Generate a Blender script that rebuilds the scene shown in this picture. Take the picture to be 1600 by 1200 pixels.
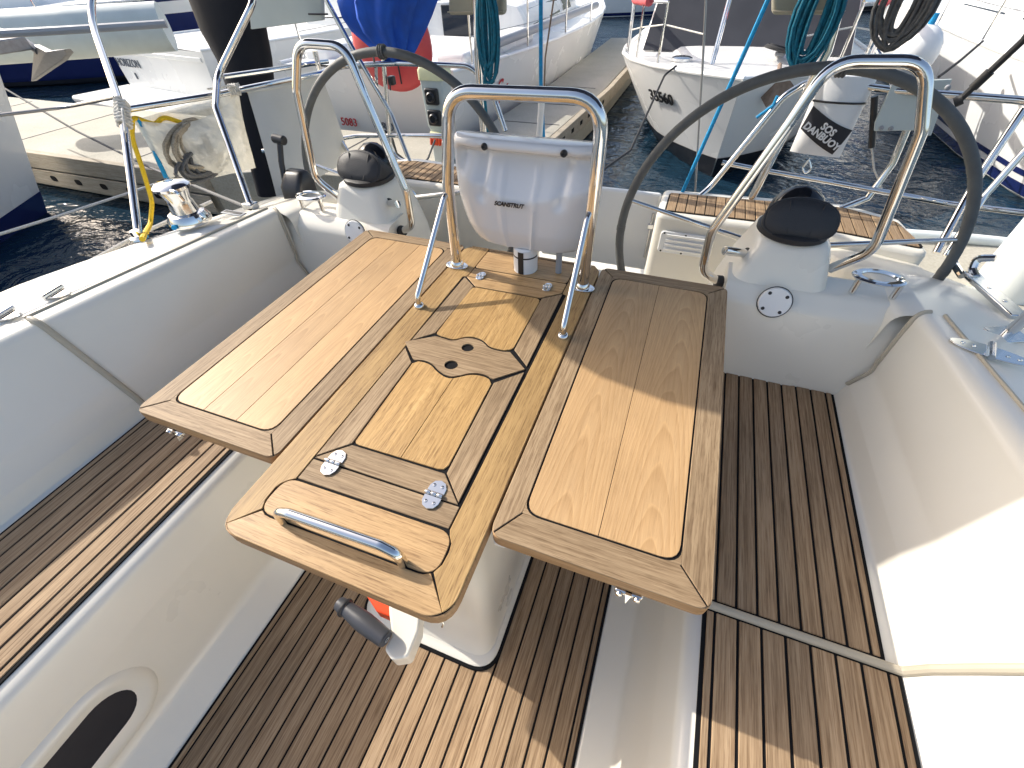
import bpy, bmesh, math, random
from mathutils import Vector, Matrix
random.seed(7)
R_ = math.radians
for o in list(bpy.data.objects): bpy.data.objects.remove(o)
scn = bpy.context.scene; COL = scn.collection

# ------------------------------------------------------------------ camera
F = 674.34; CAM = Vector((0.4138, -0.2875, 1.3935))
YAW, PIT, ROL = R_(22.0456), R_(-45.4742), R_(-2.1792)
fwd = Vector((-math.sin(YAW)*math.cos(PIT), math.cos(YAW)*math.cos(PIT), math.sin(PIT)))
rt0 = Vector((math.cos(YAW), math.sin(YAW), 0)); up0 = rt0.cross(fwd)
RT = math.cos(ROL)*rt0 + math.sin(ROL)*up0; UP = -math.sin(ROL)*rt0 + math.cos(ROL)*up0
cd = bpy.data.cameras.new('camera'); cam = bpy.data.objects.new('camera', cd); COL.objects.link(cam)
cam.matrix_world = Matrix(((RT.x, UP.x, -fwd.x, CAM.x), (RT.y, UP.y, -fwd.y, CAM.y), (RT.z, UP.z, -fwd.z, CAM.z), (0, 0, 0, 1)))
cd.sensor_fit = 'HORIZONTAL'; cd.sensor_width = 36; cd.lens = F/1600*36; cd.clip_start = .02; cd.clip_end = 3000
scn.camera = cam
def ray(px, py): return RT*((px-800)/F) + UP*(-(py-600)/F) + fwd
def Zp(px, py, z): d = ray(px, py); return CAM + d*((z-CAM.z)/d.z)
def Yp(px, py, y): d = ray(px, py); return CAM + d*((y-CAM.y)/d.y)
def Xp(px, py, x): d = ray(px, py); return CAM + d*((x-CAM.x)/d.x)

# ------------------------------------------------------------------ light
SUN = Vector((-1.45, .25, 1.0)).normalized()
w = bpy.data.worlds.new('World'); scn.world = w; w.use_nodes = True
nt = w.node_tree; sky = nt.nodes.new('ShaderNodeTexSky'); sky.sky_type = 'NISHITA'; sky.sun_disc = False
sky.sun_elevation = math.asin(SUN.z); sky.sun_rotation = math.atan2(SUN.x, SUN.y)
sky.air_density = 1.0; sky.dust_density = 3.5; sky.ozone_density = .6
bg = nt.nodes['Background']; bg.inputs[1].default_value = .15; nt.links.new(sky.outputs[0], bg.inputs[0])
sl = bpy.data.lights.new('sun', 'SUN'); sl.energy = 3.5; sl.angle = R_(.55); sl.color = (1, .95, .87)
so = bpy.data.objects.new('sun', sl); COL.objects.link(so); so.rotation_euler = SUN.to_track_quat('Z', 'Y').to_euler()
so.location = (-6, 2, 8)
scn.view_settings.view_transform = 'Standard'; scn.view_settings.look = 'None'
scn.view_settings.gamma = 1; scn.view_settings.exposure = .72
scn.render.engine = 'CYCLES'

# ------------------------------------------------------------------ materials
def nodes(name):
    m = bpy.data.materials.new(name); m.use_nodes = True
    return m, m.node_tree, m.node_tree.nodes['Principled BSDF']
def mapped(t, scale, kind='Object', loc=(0, 0, 0)):
    c = t.nodes.new('ShaderNodeTexCoord'); mp = t.nodes.new('ShaderNodeMapping')
    mp.inputs['Scale'].default_value = scale; mp.inputs['Location'].default_value = loc
    t.links.new(c.outputs[kind], mp.inputs[0]); return mp
def noise(t, vec, scale, detail=3, rough=.5, dist=0):
    n = t.nodes.new('ShaderNodeTexNoise'); n.inputs['Scale'].default_value = scale; n.inputs['Detail'].default_value = detail
    n.inputs['Roughness'].default_value = rough; n.inputs['Distortion'].default_value = dist
    t.links.new(vec, n.inputs['Vector']); return n
def ramp(t, fac, stops):
    r = t.nodes.new('ShaderNodeValToRGB'); e = r.color_ramp.elements
    while len(e) < len(stops): e.new(.5)
    for i, (p, c) in enumerate(stops): e[i].position = p; e[i].color = (*c, 1) if len(c) == 3 else c
    t.links.new(fac, r.inputs[0]); return r
def mix(t, fac, a, b, mode='MIX'):
    n = t.nodes.new('ShaderNodeMix'); n.data_type = 'RGBA'; n.blend_type = mode
    for s, v in ((0, fac), (6, a), (7, b)):
        if hasattr(v, 'is_linked') or isinstance(v, bpy.types.NodeSocket): t.links.new(v, n.inputs[s])
        elif s == 0: n.inputs[0].default_value = v
        else: n.inputs[s].default_value = (*v, 1)
    return n.outputs[2]
def bump(t, bs, h, strength=.2, dist=.002):
    b = t.nodes.new('ShaderNodeBump'); b.inputs['Strength'].default_value = strength; b.inputs['Distance'].default_value = dist
    t.links.new(h, b.inputs['Height']); t.links.new(b.outputs[0], bs.inputs['Normal'])
def plain(name, col, rough=.4, metal=0, var=.06, nscale=6, coat=0, bstr=0, bscale=80, spec=.5):
    m, t, bs = nodes(name); mp = mapped(t, (1, 1, 1))
    n = noise(t, mp.outputs[0], nscale, 4)
    r = ramp(t, n.outputs['Fac'], [(.3, tuple(c*(1-var) for c in col)), (.7, tuple(min(1, c*(1+var)) for c in col))])
    t.links.new(r.outputs[0], bs.inputs['Base Color'])
    bs.inputs['Roughness'].default_value = rough; bs.inputs['Metallic'].default_value = metal
    bs.inputs['Coat Weight'].default_value = coat; bs.inputs['Coat Roughness'].default_value = .08
    bs.inputs['Specular IOR Level'].default_value = spec
    rr = ramp(t, n.outputs['Fac'], [(.3, (max(0, rough-.06),)*3), (.75, (min(1, rough+.08),)*3)]); t.links.new(rr.outputs[0], bs.inputs['Roughness'])
    if bstr:
        n2 = noise(t, mp.outputs[0], bscale, 3); bump(t, bs, n2.outputs['Fac'], bstr)
    return m
def gelcoat(name, col, rough=.3):
    m, t, bs = nodes(name); mp = mapped(t, (1, 1, 1))
    a = noise(t, mp.outputs[0], 1.7, 5, .6); b = noise(t, mp.outputs[0], 23, 4, .7); c = noise(t, mp.outputs[0], 160, 2)
    r = ramp(t, a.outputs['Fac'], [(.3, tuple(x*.95 for x in col)), (.7, col)])
    d = ramp(t, b.outputs['Fac'], [(.66, (1, 1, 1)), (.8, (.86, .82, .75))])
    t.links.new(mix(t, .05, r.outputs[0], d.outputs[0], 'MULTIPLY'), bs.inputs['Base Color'])
    rr = ramp(t, a.outputs['Fac'], [(.3, (rough-.04,)*3), (.75, (rough+.05,)*3)]); t.links.new(rr.outputs[0], bs.inputs['Roughness'])
    bs.inputs['Coat Weight'].default_value = .25; bs.inputs['Coat Roughness'].default_value = .12
    bump(t, bs, a.outputs['Fac'], .04, .01)
    return m
def wood(name, c0, c1, c2, axis='Y', rough=.62, pores=.5, cathedral=0, vary=.22, sharp=1.0, soft=1.0, plen=20, fine=.6):
    """grain runs along axis; c0 dark, c1 mid, c2 light"""
    m, t, bs = nodes(name)
    oi = t.nodes.new('ShaderNodeObjectInfo'); co = t.nodes.new('ShaderNodeTexCoord')
    off = t.nodes.new('ShaderNodeVectorMath'); off.operation = 'MULTIPLY_ADD'
    comb = t.nodes.new('ShaderNodeCombineXYZ')
    for i, k in enumerate((7.3, 13.1, 3.7)):
        mm = t.nodes.new('ShaderNodeMath'); mm.operation = 'MULTIPLY'; mm.inputs[1].default_value = k
        t.links.new(oi.outputs['Random'], mm.inputs[0]); t.links.new(mm.outputs[0], comb.inputs[i])
    off.inputs[1].default_value = (1, 1, 1); t.links.new(co.outputs['Object'], off.inputs[0]); t.links.new(comb.outputs[0], off.inputs[2])
    def mp(lo, ac):
        q = t.nodes.new('ShaderNodeMapping'); q.inputs['Scale'].default_value = (ac, lo, ac) if axis == 'Y' else (lo, ac, ac)
        t.links.new(off.outputs[0], q.inputs[0]); return q.outputs[0]
    c0 = tuple(b_+(a_-b_)*soft for a_, b_ in zip(c0, c1)); c2 = tuple(b_+(a_-b_)*soft for a_, b_ in zip(c2, c1))
    g1 = noise(t, mp(2.4, 38), 1, 5, .6, 1.1)
    r1 = ramp(t, g1.outputs['Fac'], [(.25, c0), (.5, c1), (.78, c2)])
    col = r1.outputs[0]
    if cathedral:
        # nested arches: growth rings cut flat, along the length of each board
        sp = t.nodes.new('ShaderNodeSeparateXYZ'); t.links.new(co.outputs['Generated'], sp.inputs[0])
        def mth(op, a, b_):
            q = t.nodes.new('ShaderNodeMath'); q.operation = op
            for k_, v_ in ((0, a), (1, b_)):
                if isinstance(v_, bpy.types.NodeSocket): t.links.new(v_, q.inputs[k_])
                else: q.inputs[k_].default_value = v_
            return q.outputs[0]
        dx = mth('SUBTRACT', sp.outputs[0], mth('ADD', mth('MULTIPLY', oi.outputs['Random'], .35), .3)); 
        par = mth('MULTIPLY', mth('MULTIPLY', dx, dx), 26)
        wob = noise(t, mp(2.5, 9), 1, 3, .5)
        val = mth('ADD', mth('ADD', mth('MULTIPLY', sp.outputs[1], 9), par), mth('MULTIPLY', wob.outputs['Fac'], 3.4))
        fr = mth('FRACT', val, 0)
        rc = ramp(t, fr, [(0, (1.12, 1.1, 1.06)), (.07, (1.0, 1.0, 1.0)), (.55, (.93, .9, .86)), (.9, (.80, .74, .66)), (.97, (1.0, .98, .95)), (1, (1.12, 1.1, 1.06))])
        col = mix(t, cathedral, col, rc.outputs[0], 'MULTIPLY')
    p = noise(t, mp(plen, 360), 1, 3, .7)
    rp = ramp(t, p.outputs['Fac'], [(.30, (.40, .32, .25)), (.30+.16/sharp, (1, 1, 1))])
    col = mix(t, pores, col, rp.outputs[0], 'MULTIPLY')
    fg = noise(t, mp(5, 190), 1, 4, .65)
    rf_ = ramp(t, fg.outputs['Fac'], [(.32, (.55, .47, .40)), (.62, (1.08, 1.06, 1.04))])
    col = mix(t, fine, col, rf_.outputs[0], 'MULTIPLY')
    s = noise(t, mp(4, 5), 1, 3, .6)
    rs = ramp(t, s.outputs['Fac'], [(.3, (.82, .8, .78)), (.6, (1.04, 1.02, 1))])
    col = mix(t, .6, col, rs.outputs[0], 'MULTIPLY')
    hv = ramp(t, oi.outputs['Random'], [(0, (1-vary, 1-vary, 1-vary*.9)), (1, (1+vary*.5, 1+vary*.42, 1+vary*.4))])
    col = mix(t, 1.0, col, hv.outputs[0], 'MULTIPLY')
    t.links.new(col, bs.inputs['Base Color']); bs.inputs['Roughness'].default_value = rough
    bs.inputs['Specular IOR Level'].default_value = .35
    bump(t, bs, p.outputs['Fac'], .35, .0012)
    return m
M = {}
M['gel'] = gelcoat('white_gelcoat', (.79, .75, .655))
M['gelw'] = gelcoat('cool_white_gelcoat', (.80, .81, .80), .22)
M['hullw'] = plain('boat_white', (.80, .80, .78), .25, var=.03, nscale=1.5)
M['nonskid'] = plain('nonskid_deck', (.74, .74, .72), .7, var=.04, bstr=.5, bscale=260)
M['steel'] = plain('polished_steel', (.74, .73, .71), .07, 1, .03, 30)
M['steel2'] = plain('cast_steel', (.68, .68, .67), .16, 1, .05, 60)
M['rubber'] = plain('black_rubber', (.018, .018, .02), .55, bstr=.1)
M['leather'] = plain('grey_leather_wheel', (.105, .108, .105), .62, var=.15, nscale=30, bstr=.3, bscale=300)
M['canvas_k'] = plain('black_canvas', (.026, .027, .031), .6, var=.2, nscale=15, bstr=.4, bscale=350)
M['dome'] = plain('dark_glossy_dome', (.01, .011, .014), .08)
M['caulk'] = plain('black_caulk_and_gap_shade', (.010, .010, .011), .85, spec=.12)  # real seams; also stands in for shade in lid gaps and finger holes
M['caulkg'] = plain('grey_caulk', (.06, .06, .06), .6)
M['gasket'] = plain('beige_gasket', (.44, .39, .30), .55)
M['plast'] = gelcoat('pod_plastic', (.68, .69, .71), .12)
M['black'] = plain('black_plastic', (.02, .02, .022), .35)
M['grip'] = plain('charcoal_grip', (.045, .047, .055), .42, bstr=.1, bscale=200)
M['red'] = plain('orange_red_plastic', (.72, .07, .015), .35)
M['redfab'] = plain('red_hypalon', (.55, .055, .06), .5, var=.12)
M['redcover'] = plain('faded_red_cover', (.55, .09, .10), .75, var=.2, nscale=20, bstr=.5, bscale=40)
M['bluefab'] = plain('royal_blue_canvas', (.012, .09, .50), .75, var=.2, nscale=12, bstr=.3, bscale=120)
M['navy'] = plain('navy_hull', (.012, .02, .10), .2, coat=.4)
M['navyk'] = plain('black_antifoul', (.012, .014, .02), .4)
M['teal'] = plain('teal_antifoul', (.03, .10, .13), .5)
M['grey'] = plain('mid_grey_panel', (.32, .33, .35), .5)
M['dkgrey'] = plain('charcoal_cover', (.035, .037, .045), .7, var=.15, nscale=5, bstr=.3, bscale=60)
M['win'] = plain('tinted_window', (.015, .02, .03), .06)
M['blackpile'] = plain('black_pile_sleeve', (.012, .013, .018), .65, spec=.2)
M['whitepile'] = plain('white_pile_sleeve', (.74, .78, .76), .4, var=.05, bstr=.1)
M['cream'] = plain('cream_dodger_cloth', (.70, .68, .62), .8, var=.07, nscale=4, bstr=.5, bscale=14)
M['beigepad'] = plain('beige_cushion', (.36, .34, .27), .8, var=.1)
M['rope_w'] = plain('white_rope', (.66, .63, .57), .85, var=.2, nscale=120, bstr=.8, bscale=220)
M['rope_y'] = plain('yellow_rope', (.70, .46, .01), .7, var=.15, nscale=120, bstr=.6, bscale=260)
M['rope_b'] = plain('blue_rope', (.0, .25, .52), .7, var=.2, nscale=90, bstr=.6, bscale=260)
M['rope_t'] = plain('teal_rope', (.0, .13, .21), .75, var=.3, nscale=90, bstr=.6, bscale=220)
M['rope_g'] = plain('grey_rope', (.11, .11, .11), .8, var=.3, nscale=90, bstr=.6, bscale=220)
M['rope_k'] = plain('black_rope', (.02, .02, .022), .8)
M['wire'] = plain('rigging_wire', (.35, .34, .33), .35, .8)
M['white'] = plain('white_plastic', (.78, .78, .77), .4, var=.04)
M['label_k'] = plain('label_black', (.012, .013, .02), .5)
M['ink'] = plain('ink_black', (.012, .012, .014), .5)
M['inkred'] = plain('ink_red', (.45, .02, .03), .5)
M['inkgrey'] = plain('ink_slate', (.07, .09, .12), .5)
M['labelw'] = plain('label_white', (.8, .8, .8), .5, var=.02)
M['galv'] = plain('galvanised_anchor', (.34, .33, .32), .45, .6, .15, 25)
M['rust'] = plain('rusty_shank', (.20, .14, .10), .8, 0, .25, 25)
M['pedy'] = plain('pale_yellow_cap', (.72, .70, .42), .4)
M['pedg'] = plain('pale_green_grey', (.52, .57, .55), .45)
M['bimini'] = plain('bimini_canvas', (.05, .07, .14), .9)
M['timber'] = wood('dock_timber', (.34, .30, .23), (.46, .42, .33), (.56, .51, .41), 'X', .8, .5)
M['brownpad'] = plain('brown_wood_fender', (.20, .10, .06), .6)
# clear plastic bag
m, t, bs = nodes('clear_vinyl'); M['vinyl'] = m
bs.inputs['Base Color'].default_value = (.86, .84, .76, 1); bs.inputs['Roughness'].default_value = .12
bs.inputs['Transmission Weight'].default_value = .0; bs.inputs['Alpha'].default_value = .42
mp = mapped(t, (1, 1, 1)); n = noise(t, mp.outputs[0], 9, 4, .6, .8); bump(t, bs, n.outputs['Fac'], .6, .02)
ra = ramp(t, n.outputs['Fac'], [(.35, (.45,)*3), (.7, (.8,)*3)]); t.links.new(ra.outputs[0], bs.inputs['Alpha'])
# woods
M['frameX'] = wood('weathered_teak_frame_x', (.23, .165, .095), (.335, .245, .145), (.42, .32, .20), 'X', .65, .7, 0, .12, .7, soft=.5, fine=.75)
M['frameY'] = wood('weathered_teak_frame_y', (.23, .165, .095), (.335, .245, .145), (.42, .32, .20), 'Y', .65, .7, 0, .12, .7, soft=.5, fine=.75)
M['goldY'] = wood('golden_teak_rail', (.30, .195, .08), (.40, .262, .108), (.48, .33, .155), 'Y', .55, .8, 0, .06, .8, soft=.6)
M['goldX'] = wood('golden_teak_front', (.38, .245, .11), (.48, .315, .15), (.55, .38, .20), 'X', .5, .8, 0, .06, .8, soft=.6)
M['panelY'] = wood('pale_teak_panel', (.42, .27, .13), (.51, .335, .168), (.58, .40, .22), 'Y', .5, .25, .6, .08, soft=.35, fine=.25)
M['panelG'] = wood('golden_teak_panel', (.42, .265, .10), (.50, .322, .13), (.57, .39, .175), 'Y', .5, .75, .35, .05, .8, soft=.6)
M['deckY'] = wood('deck_teak', (.30, .21, .125), (.40, .29, .175), (.48, .36, .235), 'Y', .75, .7, 0, .2, .7, soft=.5, plen=12, fine=.8)
M['edge'] = wood('table_edge_teak', (.30, .18, .08), (.40, .25, .12), (.48, .32, .17), 'X', .55, .5)
# concrete dock
m, t, bs = nodes('dock_concrete'); M['concrete'] = m; mp = mapped(t, (1, 1, 1))
a = noise(t, mp.outputs[0], 1.3, 6, .65); b = noise(t, mp.outputs[0], 60, 3)
r1 = ramp(t, a.outputs['Fac'], [(.3, (.36, .34, .28)), (.7, (.48, .45, .38))]); r2 = ramp(t, b.outputs['Fac'], [(.35, (.85, .85, .83)), (.6, (1, 1, 1))])
t.links.new(mix(t, 1, r1.outputs[0], r2.outputs[0], 'MULTIPLY'), bs.inputs['Base Color']); bs.inputs['Roughness'].default_value = .85
bump(t, bs, b.outputs['Fac'], .4, .004)
# water
m, t, bs = nodes('harbour_water'); M['water'] = m
bs.inputs['Base Color'].default_value = (.010, .030, .052, 1); bs.inputs['Roughness'].default_value = .03; bs.inputs['IOR'].default_value = 1.333
mp = mapped(t, (1, 1.25, 1)); a = noise(t, mp.outputs[0], 2.1, 3, .55, .7); b = noise(t, mp.outputs[0], 8, 3, .5, .4)
ad = t.nodes.new('ShaderNodeMath'); ad.operation = 'MULTIPLY_ADD'; ad.inputs[1].default_value = .28
t.links.new(b.outputs['Fac'], ad.inputs[0]); t.links.new(a.outputs['Fac'], ad.inputs[2]); bump(t, bs, ad.outputs[0], .36, .2)

# ------------------------------------------------------------------ geometry helpers
def fillet(pts, r, n=5, closed=False):
    """round the corners of a polyline (Vectors); r one radius or a list"""
    pts = [Vector(p) for p in pts]; out = []; N = len(pts)
    for i, p in enumerate(pts):
        rr = r[i] if isinstance(r, (list, tuple)) else r
        if (not closed and i in (0, N-1)) or rr <= 0: out.append(p); continue
        a, b = pts[i-1]-p, pts[(i+1) % N]-p; la, lb = a.length, b.length
        a.normalize(); b.normalize(); ang = a.angle(b)
        ang = min(ang, math.pi-.001)
        d = min(rr/math.tan(ang/2), la*.48, lb*.48); p0, p1 = p+a*d, p+b*d
        for k in range(n+1):
            s = k/n; out.append((1-s)**2*p0 + 2*s*(1-s)*p + s*s*p1)
    return out
def arc2(cx, cy, r, a0, a1, n): return [(cx+r*math.cos(a0+(a1-a0)*k/n), cy+r*math.sin(a0+(a1-a0)*k/n)) for k in range(n+1)]
class B:
    def __init__(s): s.v = []; s.f = []
    def add(s, vs, fs):
        o = len(s.v); s.v += [tuple(q) for q in vs]; s.f += [tuple(i+o for i in q) for q in fs]; return s
    def box(s, x0, x1, y0, y1, z0, z1):
        return s.add([(x, y, z) for z in (z0, z1) for y in (y0, y1) for x in (x0, x1)],
            [(0, 2, 3, 1), (4, 5, 7, 6), (0, 1, 5, 4), (2, 6, 7, 3), (0, 4, 6, 2), (1, 3, 7, 5)])
    def prism(s, pts, z0, z1):
        n = len(pts); ar = sum(pts[i][0]*pts[(i+1) % n][1]-pts[(i+1) % n][0]*pts[i][1] for i in range(n))
        if ar < 0: pts = pts[::-1]
        return s.add([(p[0], p[1], z0) for p in pts]+[(p[0], p[1], z1) for p in pts],
            [tuple(range(n-1, -1, -1)), tuple(range(n, 2*n))]+[(i, (i+1) % n, n+(i+1) % n, n+i) for i in range(n)])
    def loft(s, secs, closed=False, caps=False):
        n = len(secs[0]); vs = [p for q in secs for p in q]; fs = []
        for i in range(len(secs)-1):
            for j in range(n if closed else n-1):
                k = (j+1) % n; fs.append((i*n+j, i*n+k, (i+1)*n+k, (i+1)*n+j))
        if caps: fs += [tuple(range(n-1, -1, -1)), tuple(range((len(secs)-1)*n, len(secs)*n))]
        return s.add(vs, fs)
    def tube(s, pts, r, fil=0, n=14, closed=False, caps=True, fn=6):
        P = fillet(pts, fil, fn, closed) if fil else [Vector(p) for p in pts]
        Q = [P[0]]
        for p in P[1:]:
            if (p-Q[-1]).length > 1e-5: Q.append(p)
        P = Q; N = len(P); secs = []; nrm = None
        for i, p in enumerate(P):
            if closed: d = P[(i+1) % N]-P[i-1]
            else: d = P[min(i+1, N-1)]-P[max(i-1, 0)]
            d.normalize()
            if nrm is None:
                nrm = d.cross(Vector((0, 0, 1)));
                if nrm.length < .05: nrm = d.cross(Vector((1, 0, 0)))
            nrm = (nrm-d*nrm.dot(d)).normalized(); bi = d.cross(nrm)
            rr = r(i/(N-1)) if callable(r) else r
            secs.append([p+nrm*(rr*math.cos(6.28319*k/n))+bi*(rr*math.sin(6.28319*k/n)) for k in range(n)])
        if closed: secs.append(secs[0])
        return s.loft(secs, True, caps and not closed)
    def lathe(s, prof, o, ax=(0, 0, 1), n=24):
        ax = Vector(ax).normalized(); o = Vector(o); u = ax.orthogonal().normalized(); q = ax.cross(u)
        secs = [[o+ax*h+(u*math.cos(6.28319*k/n)+q*math.sin(6.28319*k/n))*max(r, 1e-4) for k in range(n)] for r, h in prof]
        return s.loft(secs, True, True)
    def ball(s, c, rx, ry, rz, n=12):
        secs = [[Vector(c)+Vector((rx*math.sin(a)*math.cos(6.28319*k/n), ry*math.sin(a)*math.sin(6.28319*k/n), rz*math.cos(a))) for k in range(n)]
                for a in [math.pi*max(.001, min(.999, i/8)) for i in range(9)]]
        return s.loft(secs, True, True)
    def xf(s, mtx): s.v = [tuple(mtx @ Vector(q)) for q in s.v]; return s
    def build(s, name, mat, parent=None, smooth=True, bevel=0, angle=35, seg=2):
        me = bpy.data.meshes.new(name); me.from_pydata(s.v, [], s.f); me.update()
        bm = bmesh.new(); bm.from_mesh(me); bmesh.ops.remove_doubles(bm, verts=bm.verts, dist=1e-5)
        bmesh.ops.recalc_face_normals(bm, faces=bm.faces); bm.to_mesh(me); bm.free()
        me.materials.append(M[mat] if isinstance(mat, str) else mat)
        if smooth:
            me.polygons.foreach_set('use_smooth', [True]*len(me.polygons)); me.set_sharp_from_angle(angle=R_(angle))
        o = bpy.data.objects.new(name, me); COL.objects.link(o)
        if parent: attach(o, parent)
        if bevel:
            b = o.modifiers.new('bevel', 'BEVEL'); b.width = bevel; b.segments = seg; b.limit_method = 'ANGLE'; b.angle_limit = R_(30)
        return o
def attach(o, p):
    o.parent = p; o.matrix_parent_inverse = Matrix.Translation(-Vector(p.get('_base', (0, 0, 0))))
def tag(o, label, cat, group=None):
    o['label'] = label; o['category'] = cat
    if group: o['group'] = group
    return o
def thing(name, label, cat, loc, group=None):
    o = bpy.data.objects.new(name, None); COL.objects.link(o); o.location = loc; o['_base'] = tuple(loc); o.empty_display_size = .1
    return tag(o, label, cat, group)
def struct(o): o['kind'] = 'structure'; return o
def text(name, body, size, mat, mtx, parent, shear=0, ex=.0006, spacing=1.0, bold=0):
    c = bpy.data.curves.new(name, 'FONT'); c.body = body; c.size = size; c.extrude = ex; c.shear = shear; c.align_x = 'CENTER'; c.align_y = 'CENTER'
    c.space_character = spacing; c.offset = bold; c.resolution_u = 3; c.space_line = .85
    o = bpy.data.objects.new(name+'_curve', c); COL.objects.link(o)
    bpy.context.view_layer.update(); dg = bpy.context.evaluated_depsgraph_get()
    me = bpy.data.meshes.new_from_object(o.evaluated_get(dg)); bpy.data.objects.remove(o)
    me.transform(mtx); me.materials.clear(); me.materials.append(M[mat])
    q = bpy.data.objects.new(name, me); COL.objects.link(q); attach(q, parent); return q
def basis(o, x, y):
    x = Vector(x).normalized(); y = Vector(y); z = x.cross(y).normalized(); y = z.cross(x)
    return Matrix(((x.x, y.x, z.x, o[0]), (x.y, y.y, z.y, o[1]), (x.z, y.z, z.z, o[2]), (0, 0, 0, 1)))

# ================================================================== THE SETTING
WZ = -.55; DZ = -.12; CX = .03
b = B(); b.add([(-400, -400, WZ), (400, -400, WZ), (400, 400, WZ), (-400, 400, WZ)], [(0, 1, 2, 3)])
struct(b.build('water', 'water', smooth=False))
def lerp(tab, y):
    for (a, p), (c, q) in zip(tab, tab[1:]):
        if y <= c: return p+(q-p)*max(0, min(1, (y-a)/(c-a)))
    return tab[-1][1]
OUT = [(-1.5, 1.60), (-.4, 1.55), (.2, 1.49), (1.0, 1.345), (1.7, 1.29), (2.15, 1.25)]
EDZ = [(-1.5, .70), (.3, .70), (1.0, .65), (1.25, .62), (1.55, .52), (1.75, .48), (2.15, .46)]
COA = [(-1.5, 1.30), (-.4, 1.225), (0, 1.172), (.95, 1.005), (1.2, .99), (2.1, .99)]
def cockpit_half(y):
    h = lerp(OUT, y); ze = lerp(EDZ, y); c = lerp(COA, y); bo = .982-.035*y
    pts = [(h-.12, WZ-.1), (h-.02, .2), (h, ze-.06), (h-.012, ze), (c+.06, .718), (c-.005, .722), (bo+.055, .53), (bo+.022, .468), (bo+.004, .416),
           (.622, .416), (.597, .405), (.575, .30), (.545, .07), (.466, .0), (0, 0)]
    rad = [0, .1, .02, .015, .03, .045, .06, .02, .012, .0, .03, .05, .06, .03, 0]
    return fillet([Vector((x, 0, z)) for x, z in pts], rad, 5)
def helm_half(y):
    h = lerp(OUT, y); ze = lerp(EDZ, y); c = lerp(COA, y); zi = .70-.36*max(0, y-1.1)
    pts = [(h-.12, WZ-.1), (h-.02, .2), (h, ze-.06), (h-.012, ze), (c+.03, zi+.01), (c-.04, zi), (.93, .12), (.86, .07), (0, .07)]
    rad = [0, .1, .02, .015, .03, .05, .08, .04, 0]
    return fillet([Vector((x, 0, z)) for x, z in pts], rad, 5)
def full(half, y):
    H = half(y); return [(CX-p.x, y, p.z) for p in H]+[(CX+p.x, y, p.z) for p in H[-2::-1]]
b = B(); ys = [-1.5, -1.1, -.8, -.5, -.25, 0, .125, .25, .4, .55, .7, .8, .9]
b.loft([full(cockpit_half, y) for y in ys])
cockpit = struct(b.build('cockpit_deck', 'gel', angle=50))
b = B(); b.loft([full(helm_half, y) for y in (.9, 1.0, 1.1, 1.25, 1.4, 1.55, 1.7, 1.9, 2.1)])
# step riser between the sole and the helm floor
b.add([(CX-.99, .9, 0), (CX+.99, .9, 0), (CX+.99, .9, .07), (CX-.99, .9, .07)], [(0, 1, 2, 3)])
helm = struct(b.build('helm_deck', 'gel', angle=50))
# non-skid side decks with fine moulded ribs
for s in (-1,):
    b = B(); N = 24
    for k in range(N):
        u0, u1 = (k+.15)/N, (k+.75)/N; secs = []
        for y in [-1.2+.15*i for i in range(14)]:
            h = lerp(OUT, y)-.03; c = lerp(COA, y)+.085; ze = lerp(EDZ, y)+.004
            f = lambda u: (CX+s*(c+(h-c)*u), y, .718+(lerp(EDZ, y)-.718)*(c+(h-c)*u-(lerp(COA, y)+.06))/(lerp(OUT, y)-.012-lerp(COA, y)-.06)+.0016)
            p, q = f(u0), f(u1); secs.append([(p[0], p[1], p[2]-.006), p, q, (q[0], q[1], q[2]-.006)])
        b.loft(secs)
    o = b.build('side_deck_tread', 'nonskid', cockpit, smooth=False); o['kind'] = 'stuff'
# beige gasket seams on the mouldings
def prof_seam(y, s, half, i0, i1, lift=.002, wd=.0065, yshift=None):
    H = half(y); H = H[i0:i1]; P = [Vector((CX+s*p.x, y+(yshift(i/(len(H)-1)) if yshift else 0), p.z)) for i, p in enumerate(H)]
    return P
for s in (-1, 1):
    H = cockpit_half(.13); Hs = [p for p in H if p.z > .40 and p.x > .60 and p.x < lerp(COA, .13)+.055]
    b = B(); b.tube([Vector((CX+s*p.x, .13, p.z+.005)) for p in Hs], .0088, .03, n=10); b.build('gasket_strip', 'gasket', cockpit)
    b = B(); b.tube([(CX+s*(lerp(COA, y)+.055), y, .7205) for y in (.13, .3, .45, .6, .75, .9)], .0045, n=6); b.build('gasket_strip', 'gasket', cockpit)
    H = cockpit_half(.88); Hs = [p for p in H if p.z > .415 and p.x > .9 and p.x < lerp(COA, .88)+.05]
    n_ = len(Hs); b = B(); b.tube([Vector((CX+s*(p.x-.003), .905-.05*math.sin(math.pi*i/(n_-1))*(.6), p.z+.001)) for i, p in enumerate(Hs)], .0055, n=8); b.build('gasket_strip', 'gasket', cockpit)
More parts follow.
